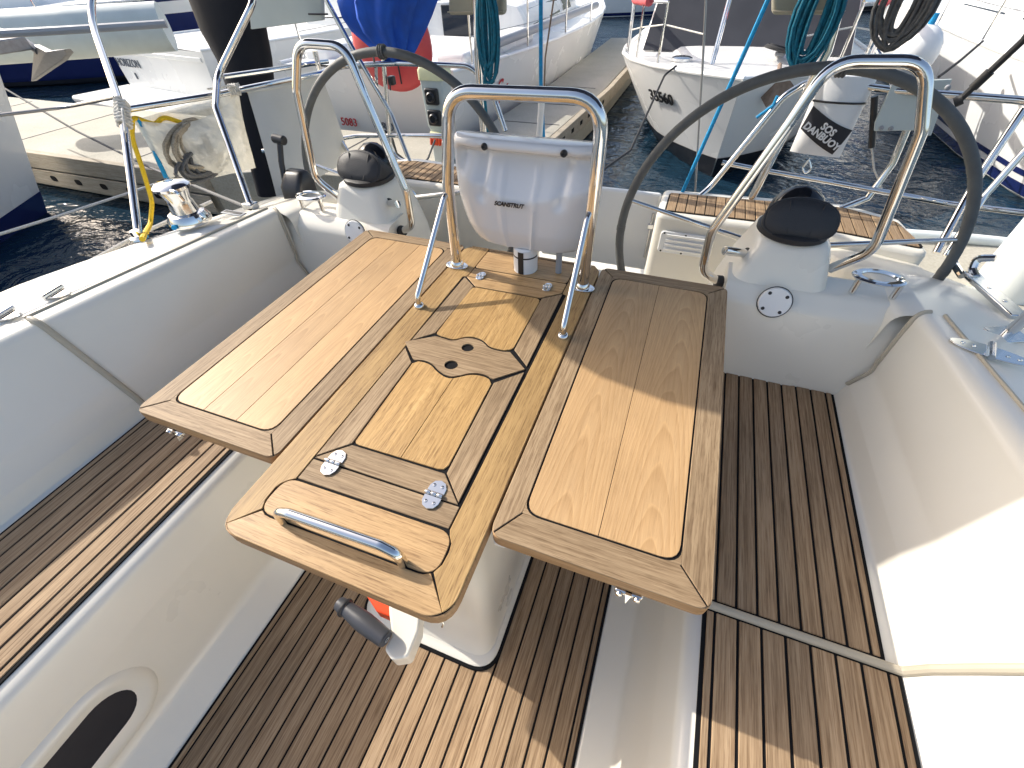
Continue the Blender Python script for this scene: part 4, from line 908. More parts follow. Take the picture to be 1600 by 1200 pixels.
# uprights, backstay tackles and coils at the stern
line('stern_pole', 'polished steel pole with teal line coiled on it behind the instrument pod', [Yp(744, -60, 2.0), Yp(747, 100, 2.0), Yp(757, 222, 1.99), Vector((-.60, 1.97, .50))], .0175, 'steel', 'pole', 0, 14, 'stern poles')
line('stern_pole', 'polished steel pole with teal line coiled on it beside the danbuoy bag', [Yp(1318, -10, 2.02), Yp(1293, 80, 2.01), Yp(1173, 312, 1.94)], .0165, 'steel', 'pole', 0, 14, 'stern poles')
line('backstay_line', 'blue backstay line with white lower tube behind the table hoop', [Yp(845, -60, 1.96), Yp(845, 130, 1.96), Yp(850, 230, 1.95), Vector((-.26, 1.945, .52))], .009, 'rope_b', fil=0, group='backstay lines')
t = thing('backstay_tube', 'white tube round the foot of the blue backstay line', 'tube', tuple(Yp(840, 220, 1.93))); b = B(); b.tube([Yp(847, 148, 1.945), Yp(841, 240, 1.935)], .0155, n=14); b.build('tube', 'white', t)
line('backstay_line', 'blue backstay line running down to the louvred stern locker', [Yp(1213, -30, 1.95), Yp(1065, 303, 1.93)], .0085, 'rope_b', fil=0, group='backstay lines')
line('wire_stay', 'thin grey wire stay coming down to the louvred stern locker', [Yp(1104, -20, 2.0), Yp(1097, 120, 1.98), Yp(1086, 300, 1.93)], .0045, 'wire', 'wire', 0, 6)
line('wire_stay', 'thin brown wire rope beside the blue backstay line behind the hoop', [Yp(868, -20, 1.99), Yp(852, 90, 1.98), Yp(848, 215, 1.97)], .004, 'rust', 'wire', 0, 6)
coil('rope_coil', 'teal line coiled and hung on the steel pole behind the hoop', Yp(762, 50, 1.97), (.2, 1, 0), .15, .032, 15, .0055, 'rope_t', 'teal coils', seed=4)
line('rope_tail', 'loose teal rope tail hanging below its coil behind the hoop', [Yp(760, 95, 1.96), Yp(756, 140, 1.96), Yp(762, 200, 1.96), Yp(766, 240, 1.96)], .008, 'rope_t', fil=.03)
coil('rope_coil', 'teal line coiled and hung on the steel pole near the danbuoy bag', Yp(1275, 30, 1.97), (.2, 1, 0), .13, .045, 18, .0055, 'rope_t', 'teal coils', seed=6)
coil('rope_coil', 'grey line coiled thickly on the stern rail above the danbuoy', Yp(1418, 5, 2.0), (.3, 1, 0), .10, .05, 20, .006, 'rope_g', seed=8)
line('rope_tail', 'short blue lanyard tied to the stern rail near the danbuoy', [Yp(1215, 150, 1.97), Yp(1208, 165, 1.97), Yp(1190, 178, 1.97), Yp(1182, 184, 1.97)], .006, 'rope_b', fil=.01)
# cushions on the poles
def pad(px0, px1, py0, py1, y, label):
    a, c, d, e = Yp(px0, py0, y), Yp(px1, py0, y), Yp(px1, py1, y), Yp(px0, py1, y); t = thing('rail_cushion', label, 'cushion', tuple(d), 'beige rail cushions')
    b = B(); b.loft([[a, c, d, e], [p+Vector((0, .05, 0)) for p in (a, c, d, e)]], True, True); o = b.build('pad', 'beigepad', t, bevel=.014, seg=3)
    b = B(); b.tube([e+Vector((.0, -.001, .012)), d+Vector((0, -.001, .012))], .003, n=6); b.build('piping', 'gasket', o)
pad(700, 738, -40, 24, 2.05, 'beige cushion clipped to the pole on its transom-gate far side'); pad(756, 787, -40, 24, 2.05, 'beige cushion clipped to the pole behind the hoop')
pad(1206, 1318, -40, 24, 2.06, 'wide beige cushion clipped to the pole above the danbuoy')
# danbuoy bag and bracket
db = thing('danbuoy_bag', 'white rescue buoy bag lettered SOS DANBUOY on the stern rail', 'rescue buoy', tuple(Yp(1275, 250, 2.03)))
A4 = [Yp(1284, 118, 2.06), Yp(1372, 120, 2.06), Yp(1312, 246, 2.04), Yp(1234, 236, 2.04)]
def q4p(u, v): return A4[0].lerp(A4[1], u).lerp(A4[3].lerp(A4[2], u), v)
nrm4 = (A4[1]-A4[0]).cross(A4[3]-A4[0]).normalized()
if nrm4.y > 0: nrm4 = -nrm4
front = [[q4p(i/12, j/10)+nrm4*(.045*math.sin(math.pi*i/12)**.5*math.sin(math.pi*(.12+.8*j/10))**.5) for i in range(13)] for j in range(11)]
back_ = [[q4p(i/12, j/10)-nrm4*(.035*math.sin(math.pi*i/12)**.5) for i in range(13)] for j in range(11)]
b = B(); b.loft(front); b.loft(back_); b.loft([front[0], back_[0]]); b.loft([front[-1], back_[-1]]); b.build('bag', 'white', db, angle=70)
def onbag(u, v, e): return q4p(u, v)+nrm4*(.045*math.sin(math.pi*max(.0, min(1, u)))**.5*math.sin(math.pi*(.12+.8*v))**.5+e)
b = B(); b.tube([onbag(u, .30, .002) for u in (.02, .1, .25, .5, .75, .9, .98)], .004, n=6); b.build('strap', 'black', db)
st = []; strip = [(.20, .38, .02, .78), (.99, .66, .60, .99)]
b = B(); secs = []
for i in range(11):
    s_ = i/10; top_ = (.06+.92*s_, .36+.27*s_+.03*math.sin(math.pi*s_)); bot_ = (.01+.80*s_, .67+.29*s_+.02*math.sin(math.pi*s_))
    secs.append([onbag(top_[0]+(bot_[0]-top_[0])*j/4, top_[1]+(bot_[1]-top_[1])*j/4, .003) for j in range(5)])
b.loft(secs); lab = b.build('label_band', 'label_k', db, angle=80)
mid = secs[5][2]; xd = (secs[9][2]-secs[1][2]); yd = (secs[5][0]-secs[5][4])
text('label_lettering', 'SOS\nDANBUOY', .035, 'labelw', basis(mid+nrm4*.006, xd, yd), lab, ex=.0015, bold=.0012)
br = thing('buoy_bracket', 'light grey plastic plate with four bolts on the stern rail', 'bracket', tuple(Yp(1420, 205, 2.0)))
q5 = [Yp(1396, 128, 2.02), Yp(1488, 124, 2.02), Yp(1478, 148, 2.02), Yp(1455, 212, 2.0), Yp(1438, 212, 2.0), Yp(1430, 204, 2.0), Yp(1366, 205, 2.0), Yp(1367, 192, 2.0)]
b = B(); b.loft([q5, [p+Vector((0, .012, 0)) for p in q5]], True, True); b.build('plate', 'pedg', br, bevel=.002)
for px, py in ((1377, 200), (1442, 206), (1481, 137), (1392, 201)):
    b = B(); c = Yp(px, py, 2.0); b.lathe([(.0085, -.006), (.008, .004), (.004, .006), (.003, .004)], c, (0, -1, 0), 14); b.build('bolt', 'grey', br)
t = thing('safety_light', 'black tube light hanging on a white cord under the bracket', 'light', tuple(Yp(1362, 230, 2.03)))
b = B(); b.tube([Yp(1367, 150, 2.03), Yp(1362, 230, 2.03)], .012, n=12); b.build('tube', 'black', t)
b = B(); b.tube([Yp(1362, 230, 2.03), Yp(1366, 265, 2.03), Yp(1380, 300, 2.02)], .004, n=6); b.build('cord', 'rope_w', t)
t = thing('shackle', 'small steel shackle hung under the danbuoy bag', 'shackle', tuple(Yp(1260, 262, 2.03)))
b = B(); b.tube([Yp(1264, 250, 2.03), Yp(1254, 262, 2.03), Yp(1258, 272, 2.03), Yp(1268, 264, 2.03), Yp(1264, 250, 2.03)], .004, .012, n=6); b.build('bow', 'steel2', t)
# blocks and shackles on the left rail
for i, (px, py, y, lb) in enumerate(((553, 97, 2.04, 'black rail clamp under the blue canvas bundle'), (600, 208, 2.02, 'black rail clamp on the lower stern rail by the compass'), (612, 125, 2.04, 'black pulley hanging below the blue canvas bundle'))):
    t = thing('rail_clamp', lb, 'clamp', tuple(Yp(px, py, y)), 'black rail clamps'); b = B(); c = Yp(px, py, y); b.box(c.x-.016, c.x+.016, c.y-.018, c.y+.018, c.z-.022, c.z+.018); b.build('body', 'black', t, bevel=.006)
    b = B(); b.tube([c+Vector((0, -.02, -.01)), c+Vector((0, -.03, -.04))], .004, n=6); b.build('screw_arm', 'black', t)
t = thing('shackle_key', 'flat steel shackle key hanging from the stern rail on a cord', 'tool', tuple(Yp(588, 130, 2.02)))
b = B(); b.loft([[Yp(585, 105, 2.02), Yp(590, 105, 2.02), Yp(591, 138, 2.02), Yp(586, 138, 2.02)], [Yp(585, 105, 2.025), Yp(590, 105, 2.025), Yp(591, 138, 2.025), Yp(586, 138, 2.025)]], True, True); b.build('blade', 'steel2', t)
b = B(); b.tube([Yp(583, 85, 2.02), Yp(586, 106, 2.02)], .005, n=6); b.build('cord', 'rope_g', t)

# ================================================================== THE MARINA
def frame_at(x, y, yaw): return Matrix.Translation((x, y, WZ)) @ Matrix.Rotation(yaw, 4, 'Z')
def hull(name, label, x, y, yaw, L, beam, free, mats=('hullw', 'navyk', 'hullw'), stern=.75, boot=(.0, .12), stripes=(), bowrake=.55, sheer=.25, full=1.0, cat='boat', grp='boats in the marina', flare=.8, rake=.15):
    """local x from stern (0) to bow (L); returns the thing and its frame"""
    mt = frame_at(x, y, yaw); t = thing(name, label, cat, (x, y, WZ), grp); hb = beam/2
    def deck(u): return hb*(stern+(1-stern)*math.sin(min(1, u/.45)*math.pi/2)) if u < .45 else hb*max(.0006, (1-((u-.45)/.55)**(2.3*full)))
    def zs(u): return free*(1+sheer*(u-.35)**2*1.6)
    def pt(u, f, out=0):
        """f 0 at keel line below water .. 1 at the sheer"""
        d = deck(u); z = -.25+(zs(u)+.25)*f; k = max(0, z)/zs(u)
        wl = d*(flare if u < .5 else flare*(1-.55*((u-.5)/.5)**2)); w_ = wl+(d-wl)*k**.9
        if z < 0: w_ *= (1+z/.5)
        xo = L*u-(1-f)*bowrake*(u**6)+(1-f)*rake*(1-u)**6*-1
        return xo, w_+out, z
    us = [0, .04, .1, .2, .3, .4, .5, .6, .7, .78, .85, .91, .96, .985, 1.0]; fs = [0, .15, .25, .32, .4, .5, .62, .74, .86, .95, 1.0]
    def shell(f0, f1, out, n, nm, mat, par):
        b = B()
        for sg in (1, -1): b.loft([[mt @ Vector((pt(u, f0+(f1-f0)*j/n, out)[0]+(out if u > .97 else 0), sg*pt(u, f0+(f1-f0)*j/n, out)[1], pt(u, f0+(f1-f0)*j/n)[2])) for j in range(n+1)] for u in us])
        # transom strip
        b.loft([[mt @ Vector((pt(0, f0+(f1-f0)*j/n)[0]-out, sg*pt(0, f0+(f1-f0)*j/n, out)[1], pt(0, f0+(f1-f0)*j/n)[2])) for j in range(n+1)] for sg in (1, -1)])
        return b.build(nm, mat, par, angle=40)
    h = shell(0, 1, 0, 14, 'hull', mats[0], t)
    f_of = lambda z: (z+.25)/(free+.25)
    shell(0, f_of(boot[1]), .006, 5, 'boot_stripe', mats[1], t)
    for z0, z1, mm in stripes: shell(f_of(z0), f_of(z1), .007, 2, 'hull_stripe', mm, t)
    b = B(); b.loft([[mt @ Vector((pt(u, 1)[0], sg*(pt(u, 1)[1]-.0), zs(u)+.0+(.03*(1-abs(sg))))) for sg in (1, .5, 0, -.5, -1)] for u in us]); dk = b.build('deck', mats[2], t, angle=60)
    b = B()
    for sg in (1, -1): b.tube([mt @ Vector((pt(u, 1)[0], sg*(pt(u, 1)[1]-.012), zs(u)+.012)) for u in us], .022, n=8)
    b.build('toe_rail', mats[2], t)
    return t, mt, deck, zs, pt
def cabin(t, mt, x0, x1, w0, w1, z0, h, mat='hullw', wins=(), slope=.5, nm='cabin'):
    secs = []
    for x, k, ww in ((x0, 0, w0), (x0+.06, 1, w0), (x0+(x1-x0)*.5, 1, (w0+w1)/2), (x1-slope, .92, w1), (x1, 0.05, w1*.8)):
        secs.append([mt @ Vector((x, y, z0+h*k*zz)) for y, zz in ((-ww/2, -.1), (-ww/2*.97, .55), (-ww/2*.86, .93), (-ww/2*.6, 1.02), (0, 1.06), (ww/2*.6, 1.02), (ww/2*.86, .93), (ww/2*.97, .55), (ww/2, -.1))])
    b = B(); b.loft(secs, False, True); c = b.build(nm, mat, t, angle=45)
    for (a, e, zl, zh) in wins:
        for sg in (-1, 1):
            wy = lambda x: (w0+(w1-w0)*(x-x0)/(x1-x0))/2
            def P(x, zz): k = (zz-.55)/.38; yy = wy(x)*(.97-.11*max(0, k)+.0) if zz > .55 else wy(x)*(1-.03*zz/.55); return mt @ Vector((x, sg*(yy+.006), z0+h*zz))
            b = B(); q = [P(a+.04, zl), P(e-.03, zl), P(e-.10, zh), P(a, zh)]; b.add(q, [(0, 1, 2, 3)]); b.build('window', 'win', c, smooth=False)
    return c
def stanchions(t, mt, deck, zs, L, us, h=.55, wire=True, r=.012):
    for sg in (-1, 1):
        tops = []
        for u in us:
            p = Vector((L*u, sg*(deck(u)-.05), zs(u))); b = B(); b.tube([mt @ p, mt @ (p+Vector((0, 0, h)))], r, n=8); b.build('stanchion', 'steel', t); tops.append(p+Vector((0, 0, h-.01)))
        if wire:
            for dz in (0, -.27):
                b = B(); b.tube([mt @ (p+Vector((0, 0, dz))) for p in tops], .0045, n=6); b.build('lifeline', 'wire', t)
def pulpit(t, mt, deck, zs, L, u0=.86, h=.55):
    P = [Vector((L*u0, -(deck(u0)-.05), zs(u0))), Vector((L*u0+.05, -(deck(u0)-.05), zs(u0)+h)), Vector((L*1.0, -.12, zs(1)+h+.03)), Vector((L*1.0, .12, zs(1)+h+.03)), Vector((L*u0+.05, deck(u0)-.05, zs(u0)+h)), Vector((L*u0, deck(u0)-.05, zs(u0)))]
    b = B(); b.tube([mt @ p for p in P], .0135, .12, n=10); b.build('pulpit', 'steel', t)
    for sg in (-1, 1): b = B(); b.tube([mt @ Vector((L*.95, sg*.1, zs(.95)+.01)), mt @ Vector((L*.985, sg*.14, zs(1)+h+.03))], .0115, n=8); b.build('pulpit_leg', 'steel', t)
def mast(t, mt, x, z0, L, r=.07, mat='grey', boom=None):
    b = B(); b.tube([mt @ Vector((x, 0, z0)), mt @ Vector((x, 0, z0+L))], r, n=14); b.build('mast', mat, t)
    if boom: b = B(); b.tube([mt @ Vector((x-.1, 0, z0+1.0)), mt @ Vector((x-boom, 0, z0+.95))], .055, n=12); b.build('boom', mat, t)
# --- centre yacht, stern towards us
t, mt, dk, zs, pt = hull('sailing_yacht', 'white sailing yacht with red script name behind the power pedestal', -3.35, 4.75, R_(88), 9.2, 3.0, .95, stern=.80, boot=(0, .10), flare=.80, rake=-.35)
cabin(t, mt, 2.6, 6.9, 2.0, 1.3, .93, .42, wins=((3.1, 3.9, .35, .8), (4.1, 4.9, .35, .8), (5.1, 5.8, .35, .75)))
b = B(); b.box(.35, 2.55, -.55, .55, 0, .06); b.xf(mt @ Matrix.Translation((0, 0, .93))); b.build('cockpit_floor', 'nonskid', t, bevel=.02)
for sg in (-1, 1): b = B(); b.box(.4, 2.6, sg*.95-.2, sg*.95+.2, 0, .17); b.xf(mt @ Matrix.Translation((0, 0, .94))); b.build('coaming', 'hullw', t, bevel=.05, seg=3)
b = B(); b.box(2.61, 2.66, -.32, .32, .05, .42); b.xf(mt @ Matrix.Translation((-.06, 0, .93))); b.build('companionway', 'win', t, bevel=.01)
stanchions(t, mt, dk, zs, 9.2, (.05, .2, .35, .5, .65, .8)); pulpit(t, mt, dk, zs, 9.2); mast(t, mt, 5.3, 1.3, 9, boom=3.6)
b = B(); b.tube([mt @ Vector((1.2, -1.18, 1.10)), mt @ Vector((5.5, -1.30, 1.12))], .05, n=14); b.build('spinnaker_pole', 'grey', t)
for k, (uu, z_, s_, tx, mm, sh) in enumerate(((.115, .62, .34, 'Sy', 'inkred', .35), (.085, .80, .10, '3F', 'ink', .3))):
    p0 = Vector(pt(uu, (z_+.25)/(1.2))); p1 = Vector(pt(uu+.06, (z_+.25)/(1.2))); p2 = Vector(pt(uu, (z_+.35)/(1.2)))
    w0, w1, w2 = [mt @ Vector((q.x, -(q.y+.012), q.z)) for q in (p0, p1, p2)]; text('name_lettering', tx, s_, mm, basis(w0, w1-w0, w2-w0), t, shear=sh, ex=.002)
a0 = mt @ Vector((pt(0, .5)[0]-.02, .55, .38)); xx = mt.to_3x3() @ Vector((0, -1, 0)); yy = Vector((0, 0, 1))
text('registration_lettering', '5083', .13, 'inkred', basis(a0+xx*.05, xx, yy), t, ex=.004); text('port_lettering', 'DRO', .13, 'inkgrey', basis(a0+xx*.60-Vector((0, 0, .01)), xx, yy), t, ex=.004)
# red tender standing on the yacht's stern
rd = thing('red_tender', 'red inflatable tender stood on edge on the yacht with the red script name', 'dinghy', tuple(Yp(615, 125, 4.9)), 'boats in the marina')
c = Yp(613, 74, 4.35); b = B(); rr = []
for k in range(9):
    a = math.pi*k/8; g = math.sin(a)**.6 if 0 < k < 8 else .02; rr.append([c+Vector((.44*g*math.cos(6.28319*j/36), -.14*math.cos(a), .52*g*math.sin(6.28319*j/36)*(1.0 if math.sin(6.28319*j/36) > 0 else .72))) for j in range(36)])
b.loft(rr, True, True); b.build('tube', 'redfab', rd)
b = B(); b.tube([c+Vector((.12, -.15, .28)), c+Vector((.14, -.17, -.05)), c+Vector((.13, -.15, -.27))], .008, n=6); b.build('grab_line', 'rope_k', rd)
b = B(); b.tube([c+Vector((-.25, -.15, .2)), c+Vector((.12, -.165, .29)), c+Vector((.40, -.06, .2))], .006, n=6); b.build('lacing', 'rope_w', rd)
# --- launch with its bow towards us
t, mt, dk, zs, pt = hull('motor_launch', 'white launch with black boot stripe and charcoal screen cover moored bow-on', .70, 12.9, R_(-90), 8.1, 3.0, .86, mats=('hullw', 'navyk', 'hullw'), boot=(0, .17), stern=.9, bowrake=.75, sheer=.30, full=2.2, flare=.70)
LB = 8.1
b = B(); a_, c_, d_, e_ = [mt @ Vector(q) for q in ((6.05, -1.2, .92), (6.05, 1.2, .92), (5.45, 1.12, 1.62), (5.45, -1.12, 1.62))]
b.loft([[a_, c_, d_, e_], [mt @ Vector(q) for q in ((2.4, -1.25, .85), (2.4, 1.25, .85), (2.6, 1.14, 1.62), (2.6, -1.14, 1.62))]], True, True); wh_ = b.build('wheelhouse', 'hullw', t, bevel=.05, seg=3)
b = B(); b.loft([[mt @ Vector(q) for q in ((6.075, -1.17, .95), (6.075, 1.17, .95), (5.50, 1.10, 1.58), (5.50, -1.10, 1.58))], [mt @ Vector(q) for q in ((6.10, -1.17, .95), (6.10, 1.17, .95), (5.525, 1.10, 1.58), (5.525, -1.10, 1.58))]], True, True); b.build('screen_cover', 'dkgrey', wh_, bevel=.006)
b = B(); b.box(2.3, 5.6, -1.22, 1.22, 1.62, 1.68); b.xf(mt); b.build('roof', 'hullw', wh_, bevel=.03, seg=3)
cabin(t, mt, 5.9, 7.35, 1.7, 1.0, .88, .12, nm='foredeck_trunk', slope=.4)
b = B(); b.lathe([(.11, 0), (.11, .025), (.085, .035), (.001, .038)], mt @ Vector((6.95, -.62, .99)), (0, 0, 1), 24); b.build('deck_hatch', 'steel2', t)
b = B(); b.box(6.35, 6.75, .32, .42, .0, .035); b.xf(mt @ Matrix.Translation((0, 0, 1.02))); b.build('foredeck_vent', 'grey', t, bevel=.01)
for sg in (-1, 1):
    for u in (.74, .80, .855, .91):
        p = Vector((LB*u, sg*(dk(u)-.06), zs(u))); b = B(); b.tube([mt @ p, mt @ (p+Vector((.02, 0, .52)))], .013, n=8); b.build('stanchion', 'steel', t)
    b = B(); b.tube([mt @ Vector((LB*u, sg*(dk(u)-.06), zs(u)+.52)) for u in (.5, .6, .74, .8, .855, .91)], .013, n=8); rl = b.build('hand_rail', 'steel', t)
    b = B(); b.tube([mt @ Vector((LB*u, sg*(dk(u)-.06), zs(u)+.52)) for u in (.55, .64, .72, .80, .87)], lambda s_: .05+.008*math.sin(s_*23), n=12); b.build('rail_cover', 'redcover', rl)
    b = B(); b.tube([mt @ Vector((LB*u, sg*(dk(u)-.06), zs(u)+.30-.05*math.sin(i*1.57))) for i, u in enumerate((.74, .80, .855, .91, .96))], .007, .1, n=6); b.build('life_line', 'rope_w', t)
for yy_ in (.0,):
    b = B(); b.tube([mt @ Vector((7.15, -.28, .99)), mt @ Vector((6.7, -.25, 2.2))], .014, n=8); b.build('stay', 'steel', t)
b = B(); b.tube([mt @ Vector((7.2, -.30, 1.0)), mt @ Vector((6.95, -.28, 1.75))], .016, n=8); b.build('furling_strut', 'steel2', t)
p0 = pt(.905, .70); 
for side in (1,):
    u_ = .915; z_ = .60; f0 = (z_+.25)/(.86*1.0+.25); q0, q1, q2 = Vector(pt(u_, f0)), Vector(pt(u_+.03, f0)), Vector(pt(u_, f0+.08))
    sgn = -1
    A_, B_, C_ = [mt @ Vector((q.x, sgn*(q.y+.012), q.z)) for q in (q0, q1, q2)]; text('registration_lettering', '35560', .17, 'ink', basis(A_, B_-A_, C_-A_), t, ex=.004, bold=.004)
# its anchor gear
ag = thing('anchor', 'rusty brown anchor on the bow of the launch', 'anchor', tuple(mt @ Vector((7.75, .25, 1.0))))
b = B(); b.tube([mt @ Vector((7.35, .34, 1.04)), mt @ Vector((7.85, .30, 1.06))], .02, n=8); b.build('shank', 'rust', ag)
b = B(); b.add([mt @ Vector(q) for q in ((7.85, .30, 1.10), (7.75, .12, .95), (7.95, .28, .80), (7.78, .48, .95), (7.72, .30, .98))], [(0, 1, 2), (0, 2, 3), (4, 2, 1), (4, 3, 2), (0, 4, 1), (0, 3, 4)]); b.build('fluke', 'rust', ag, smooth=False, bevel=.006)
coil('rope_coil', 'dark line coiled on the foredeck of the launch', mt @ Vector((6.85, .35, 1.10)), (.2, .1, 1), .14, .1, 8, .014, 'rope_k', seed=9)
line('mooring_line', 'black mooring line from the launch bow down to our stern', [mt @ Vector((LB*.94, -(dk(.94)-.04), zs(.94)+.04)), mt @ Vector((LB*.94+.08, -(dk(.94)+.05), zs(.94)-.02)), Yp(985, 235, 3.9), Yp(938, 268, 2.9), Vector((-.28, 2.0, .50))], .010, 'rope_k', fil=.3)
# --- yacht along the right-hand side
t, mt, dk, zs, pt = hull('cruising_yacht', 'big white yacht with twin navy boot stripes beyond the right pier', 4.78, 13.6, R_(-90), 11.2, 3.2, 1.0, mats=('hullw', 'hullw', 'hullw'), boot=(0, .02), stripes=((.03, .13, 'navy'), (.19, .24, 'navy')), stern=.8, sheer=.1, full=1.5, flare=.86)
cabin(t, mt, 2.5, 7.5, 2.1, 1.4, .98, .40, wins=((3.2, 4.6, .35, .8), (5, 6.2, .35, .8)))
stanchions(t, mt, dk, zs, 11.2, (.1, .25, .4, .55, .68, .8, .9), .6); pulpit(t, mt, dk, zs, 11.2)
line('fender_line', 'black line tied from the right-hand yacht to its pale fender', [Yp(1535, 65, 6.5), Yp(1500, 95, 5.8), Yp(1467, 120, 5.5)], .012, 'rope_k', fil=.1)
fd = thing('fender', 'pale round fender hanging beside the big white yacht', 'fender', tuple(Yp(1432, 85, 6.6)))
b = B(); c = Yp(1432, 82, 6.6); b.ball(c, .20, .2, .24, 20); b.build('ball', 'beigepad' if False else 'white', fd); b = B(); b.tube([c+Vector((0, 0, .23)), c+Vector((0, 0, .32))], .03, n=10); b.build('eye', 'rope_b', fd)
# --- neighbour on the left with anchor on the bow
t, mt, dk, zs, pt = hull('moored_yacht', 'white yacht with navy boot stripe and bow anchor overhanging the walkway', -6.12, -6.3, R_(90), 9.1, 2.9, 1.1, mats=('hullw', 'navy', 'hullw'), boot=(0, .15), stern=.8, bowrake=.6, full=1.2, flare=.85)
shell_l = None
pulpit(t, mt, dk, zs, 9.1); stanchions(t, mt, dk, zs, 9.1, (.4, .55, .7, .82))
an = thing('anchor', 'grey galvanised plough anchor hanging off the bow of the white yacht', 'anchor', tuple(Yp(60, 80, 3.2)))
YA = 3.0
b = B(); b.tube([Yp(-30, 45, YA), Yp(25, 55, YA), Yp(60, 80, YA)], .035, n=8); b.build('shank', 'galv', an)
P = [Yp(52, 70, YA), Yp(72, 80, YA-.06), Yp(100, 77, YA-.05), Yp(106, 83, YA), Yp(97, 95, YA), Yp(48, 128, YA), Yp(52, 100, YA+.1)]
b = B(); b.loft([P, [p+Vector((.02, .05, .0)) for p in P]], True, True); b.build('plough', 'galv', an, bevel=.01)
b = B(); b.box(-.14, .14, -.25, .12, -.05, .05); b.xf(Matrix.Translation(Yp(10, 70, 2.85))); b.build('bow_roller', 'galv', an, bevel=.01)
# --- navy yacht beyond the walkway
t, mt, dk, zs, pt = hull('navy_yacht', 'navy blue yacht with white stripe and inflatable on deck across the walkway', -21.0, 5.4, R_(22), 13, 3.4, 1.25, mats=('navy', 'navyk', 'hullw'), boot=(0, .1), stripes=((.52, .66, 'hullw'), (1.02, 1.2, 'hullw')), full=1.5, flare=.9)
cabin(t, mt, 2.5, 8, 2.3, 1.5, 1.2, .55, wins=((3.2, 4.8, .35, .8), (5.2, 6.8, .35, .8)))
stanchions(t, mt, dk, zs, 13, (.2, .35, .5, .65, .8), .6)
dg = thing('inflatable_dinghy', 'grey inflatable dinghy lying along the navy yacht', 'dinghy', tuple(Yp(90, 55, 7.5)), 'boats in the marina')
b = B(); b.tube([Zp(-40, 62, .8), Zp(120, 52, .8), Zp(260, 42, .8)], .24, .5, n=16); b.build('tube', 'pedg', dg)
b = B(); b.tube([Zp(-40, 55, .98), Zp(120, 46, .98), Zp(260, 37, .98)], .03, .5, n=8); b.build('rub_strake', 'grey', dg)
t = thing('outboard_cover', 'black canvas box cover on the deck of the far motor cruiser', 'cover', tuple(Zp(222, 50, .55)))
b = B(); P = [Yp(193, 22, 8.2), Yp(242, 18, 8.2), Yp(258, 42, 8.2), Yp(222, 58, 8.2), Yp(200, 40, 8.2)]; b.loft([P, [p+Vector((-.1, .6, .05)) for p in P]], True, True); b.build('canvas', 'dkgrey', t, bevel=.03)
# --- white cruiser with its transom to the walkway
t, mt, dk, zs, pt = hull('motor_cruiser', 'white cruiser with swim platform and lettered transom backed to the walkway', -8.0, 5.75, R_(80), 9.5, 2.9, .92, mats=('hullw', 'navyk', 'hullw'), boot=(0, .08), stern=.95, full=1.6, flare=.92, rake=.0)
b = B(); b.box(-.95, .0, -1.35, 1.35, .28, .38); b.xf(mt); b.build('swim_platform', 'hullw', t, bevel=.04, seg=3)
cabin(t, mt, 3.4, 7.6, 2.3, 1.7, .92, .95, wins=((3.9, 5.2, .4, .85), (5.4, 6.6, .4, .85)))
xx = mt.to_3x3() @ Vector((0, -1, 0)); c = mt @ Vector((-.012, .95, .70)); text('name_lettering', 'HORIZON', .16, 'inkgrey', basis(c, xx, (0, 0, 1)), t, ex=.004); text('name_numeral', 'II', .13, 'inkgrey', basis(c-Vector((0, 0, .18))+xx*.05, xx, (0, 0, 1)), t, ex=.004)
b = B(); b.box(-.02, .0, -1.30, 1.30, .83, .89); b.xf(mt); b.build('transom_lip', 'hullw', t, bevel=.008)
# --- other boats filling the basin
far = [(-6.2, 8.6, 84, 8.5, 2.7, 'white yacht with grey toe rail moored between cruiser and red-script yacht', 'hullw', 'grey', 2.2), (-12.5, 11.5, 78, 9, 2.9, 'white cabin boat with dark windows behind the lettered cruiser', 'hullw', 'navy', 2.4), (-1.4, 22.5, 5, 8, 2.6, 'small white yacht lying across the far end of the basin', 'hullw', 'navyk', 2), (6.5, 21, 12, 9, 2.8, 'low grey and white boat at the far pontoon', 'hullw', 'navyk', 2.2),
       (-9, 20.5, 8, 9, 2.9, 'far white yacht berthed behind the yellow-capped pedestal line', 'hullw', 'navy', 2.2), (-20, 16, 10, 11, 3.2, 'distant white yacht with a blue stripe beyond the navy yacht', 'hullw', 'navy', 2.5)]
for (x, y, a, L_, bm_, lb, m1, m2, cb) in far:
    t, mt, dk, zs, pt = hull('moored_boat', lb, x, y, R_(a), L_, bm_, 1.0, mats=(m1, m2, 'hullw'), boot=(0, .12), stripes=((.80, .88, m2),), stern=.85, full=1.3, flare=.86)
    cabin(t, mt, cb, L_*.72, bm_*.72, bm_*.45, .98, .5, wins=((cb+.5, cb+1.6, .35, .8), (cb+1.9, cb+2.9, .35, .8))); stanchions(t, mt, dk, zs, L_, (.06, .25, .45, .65, .82)); pulpit(t, mt, dk, zs, L_)
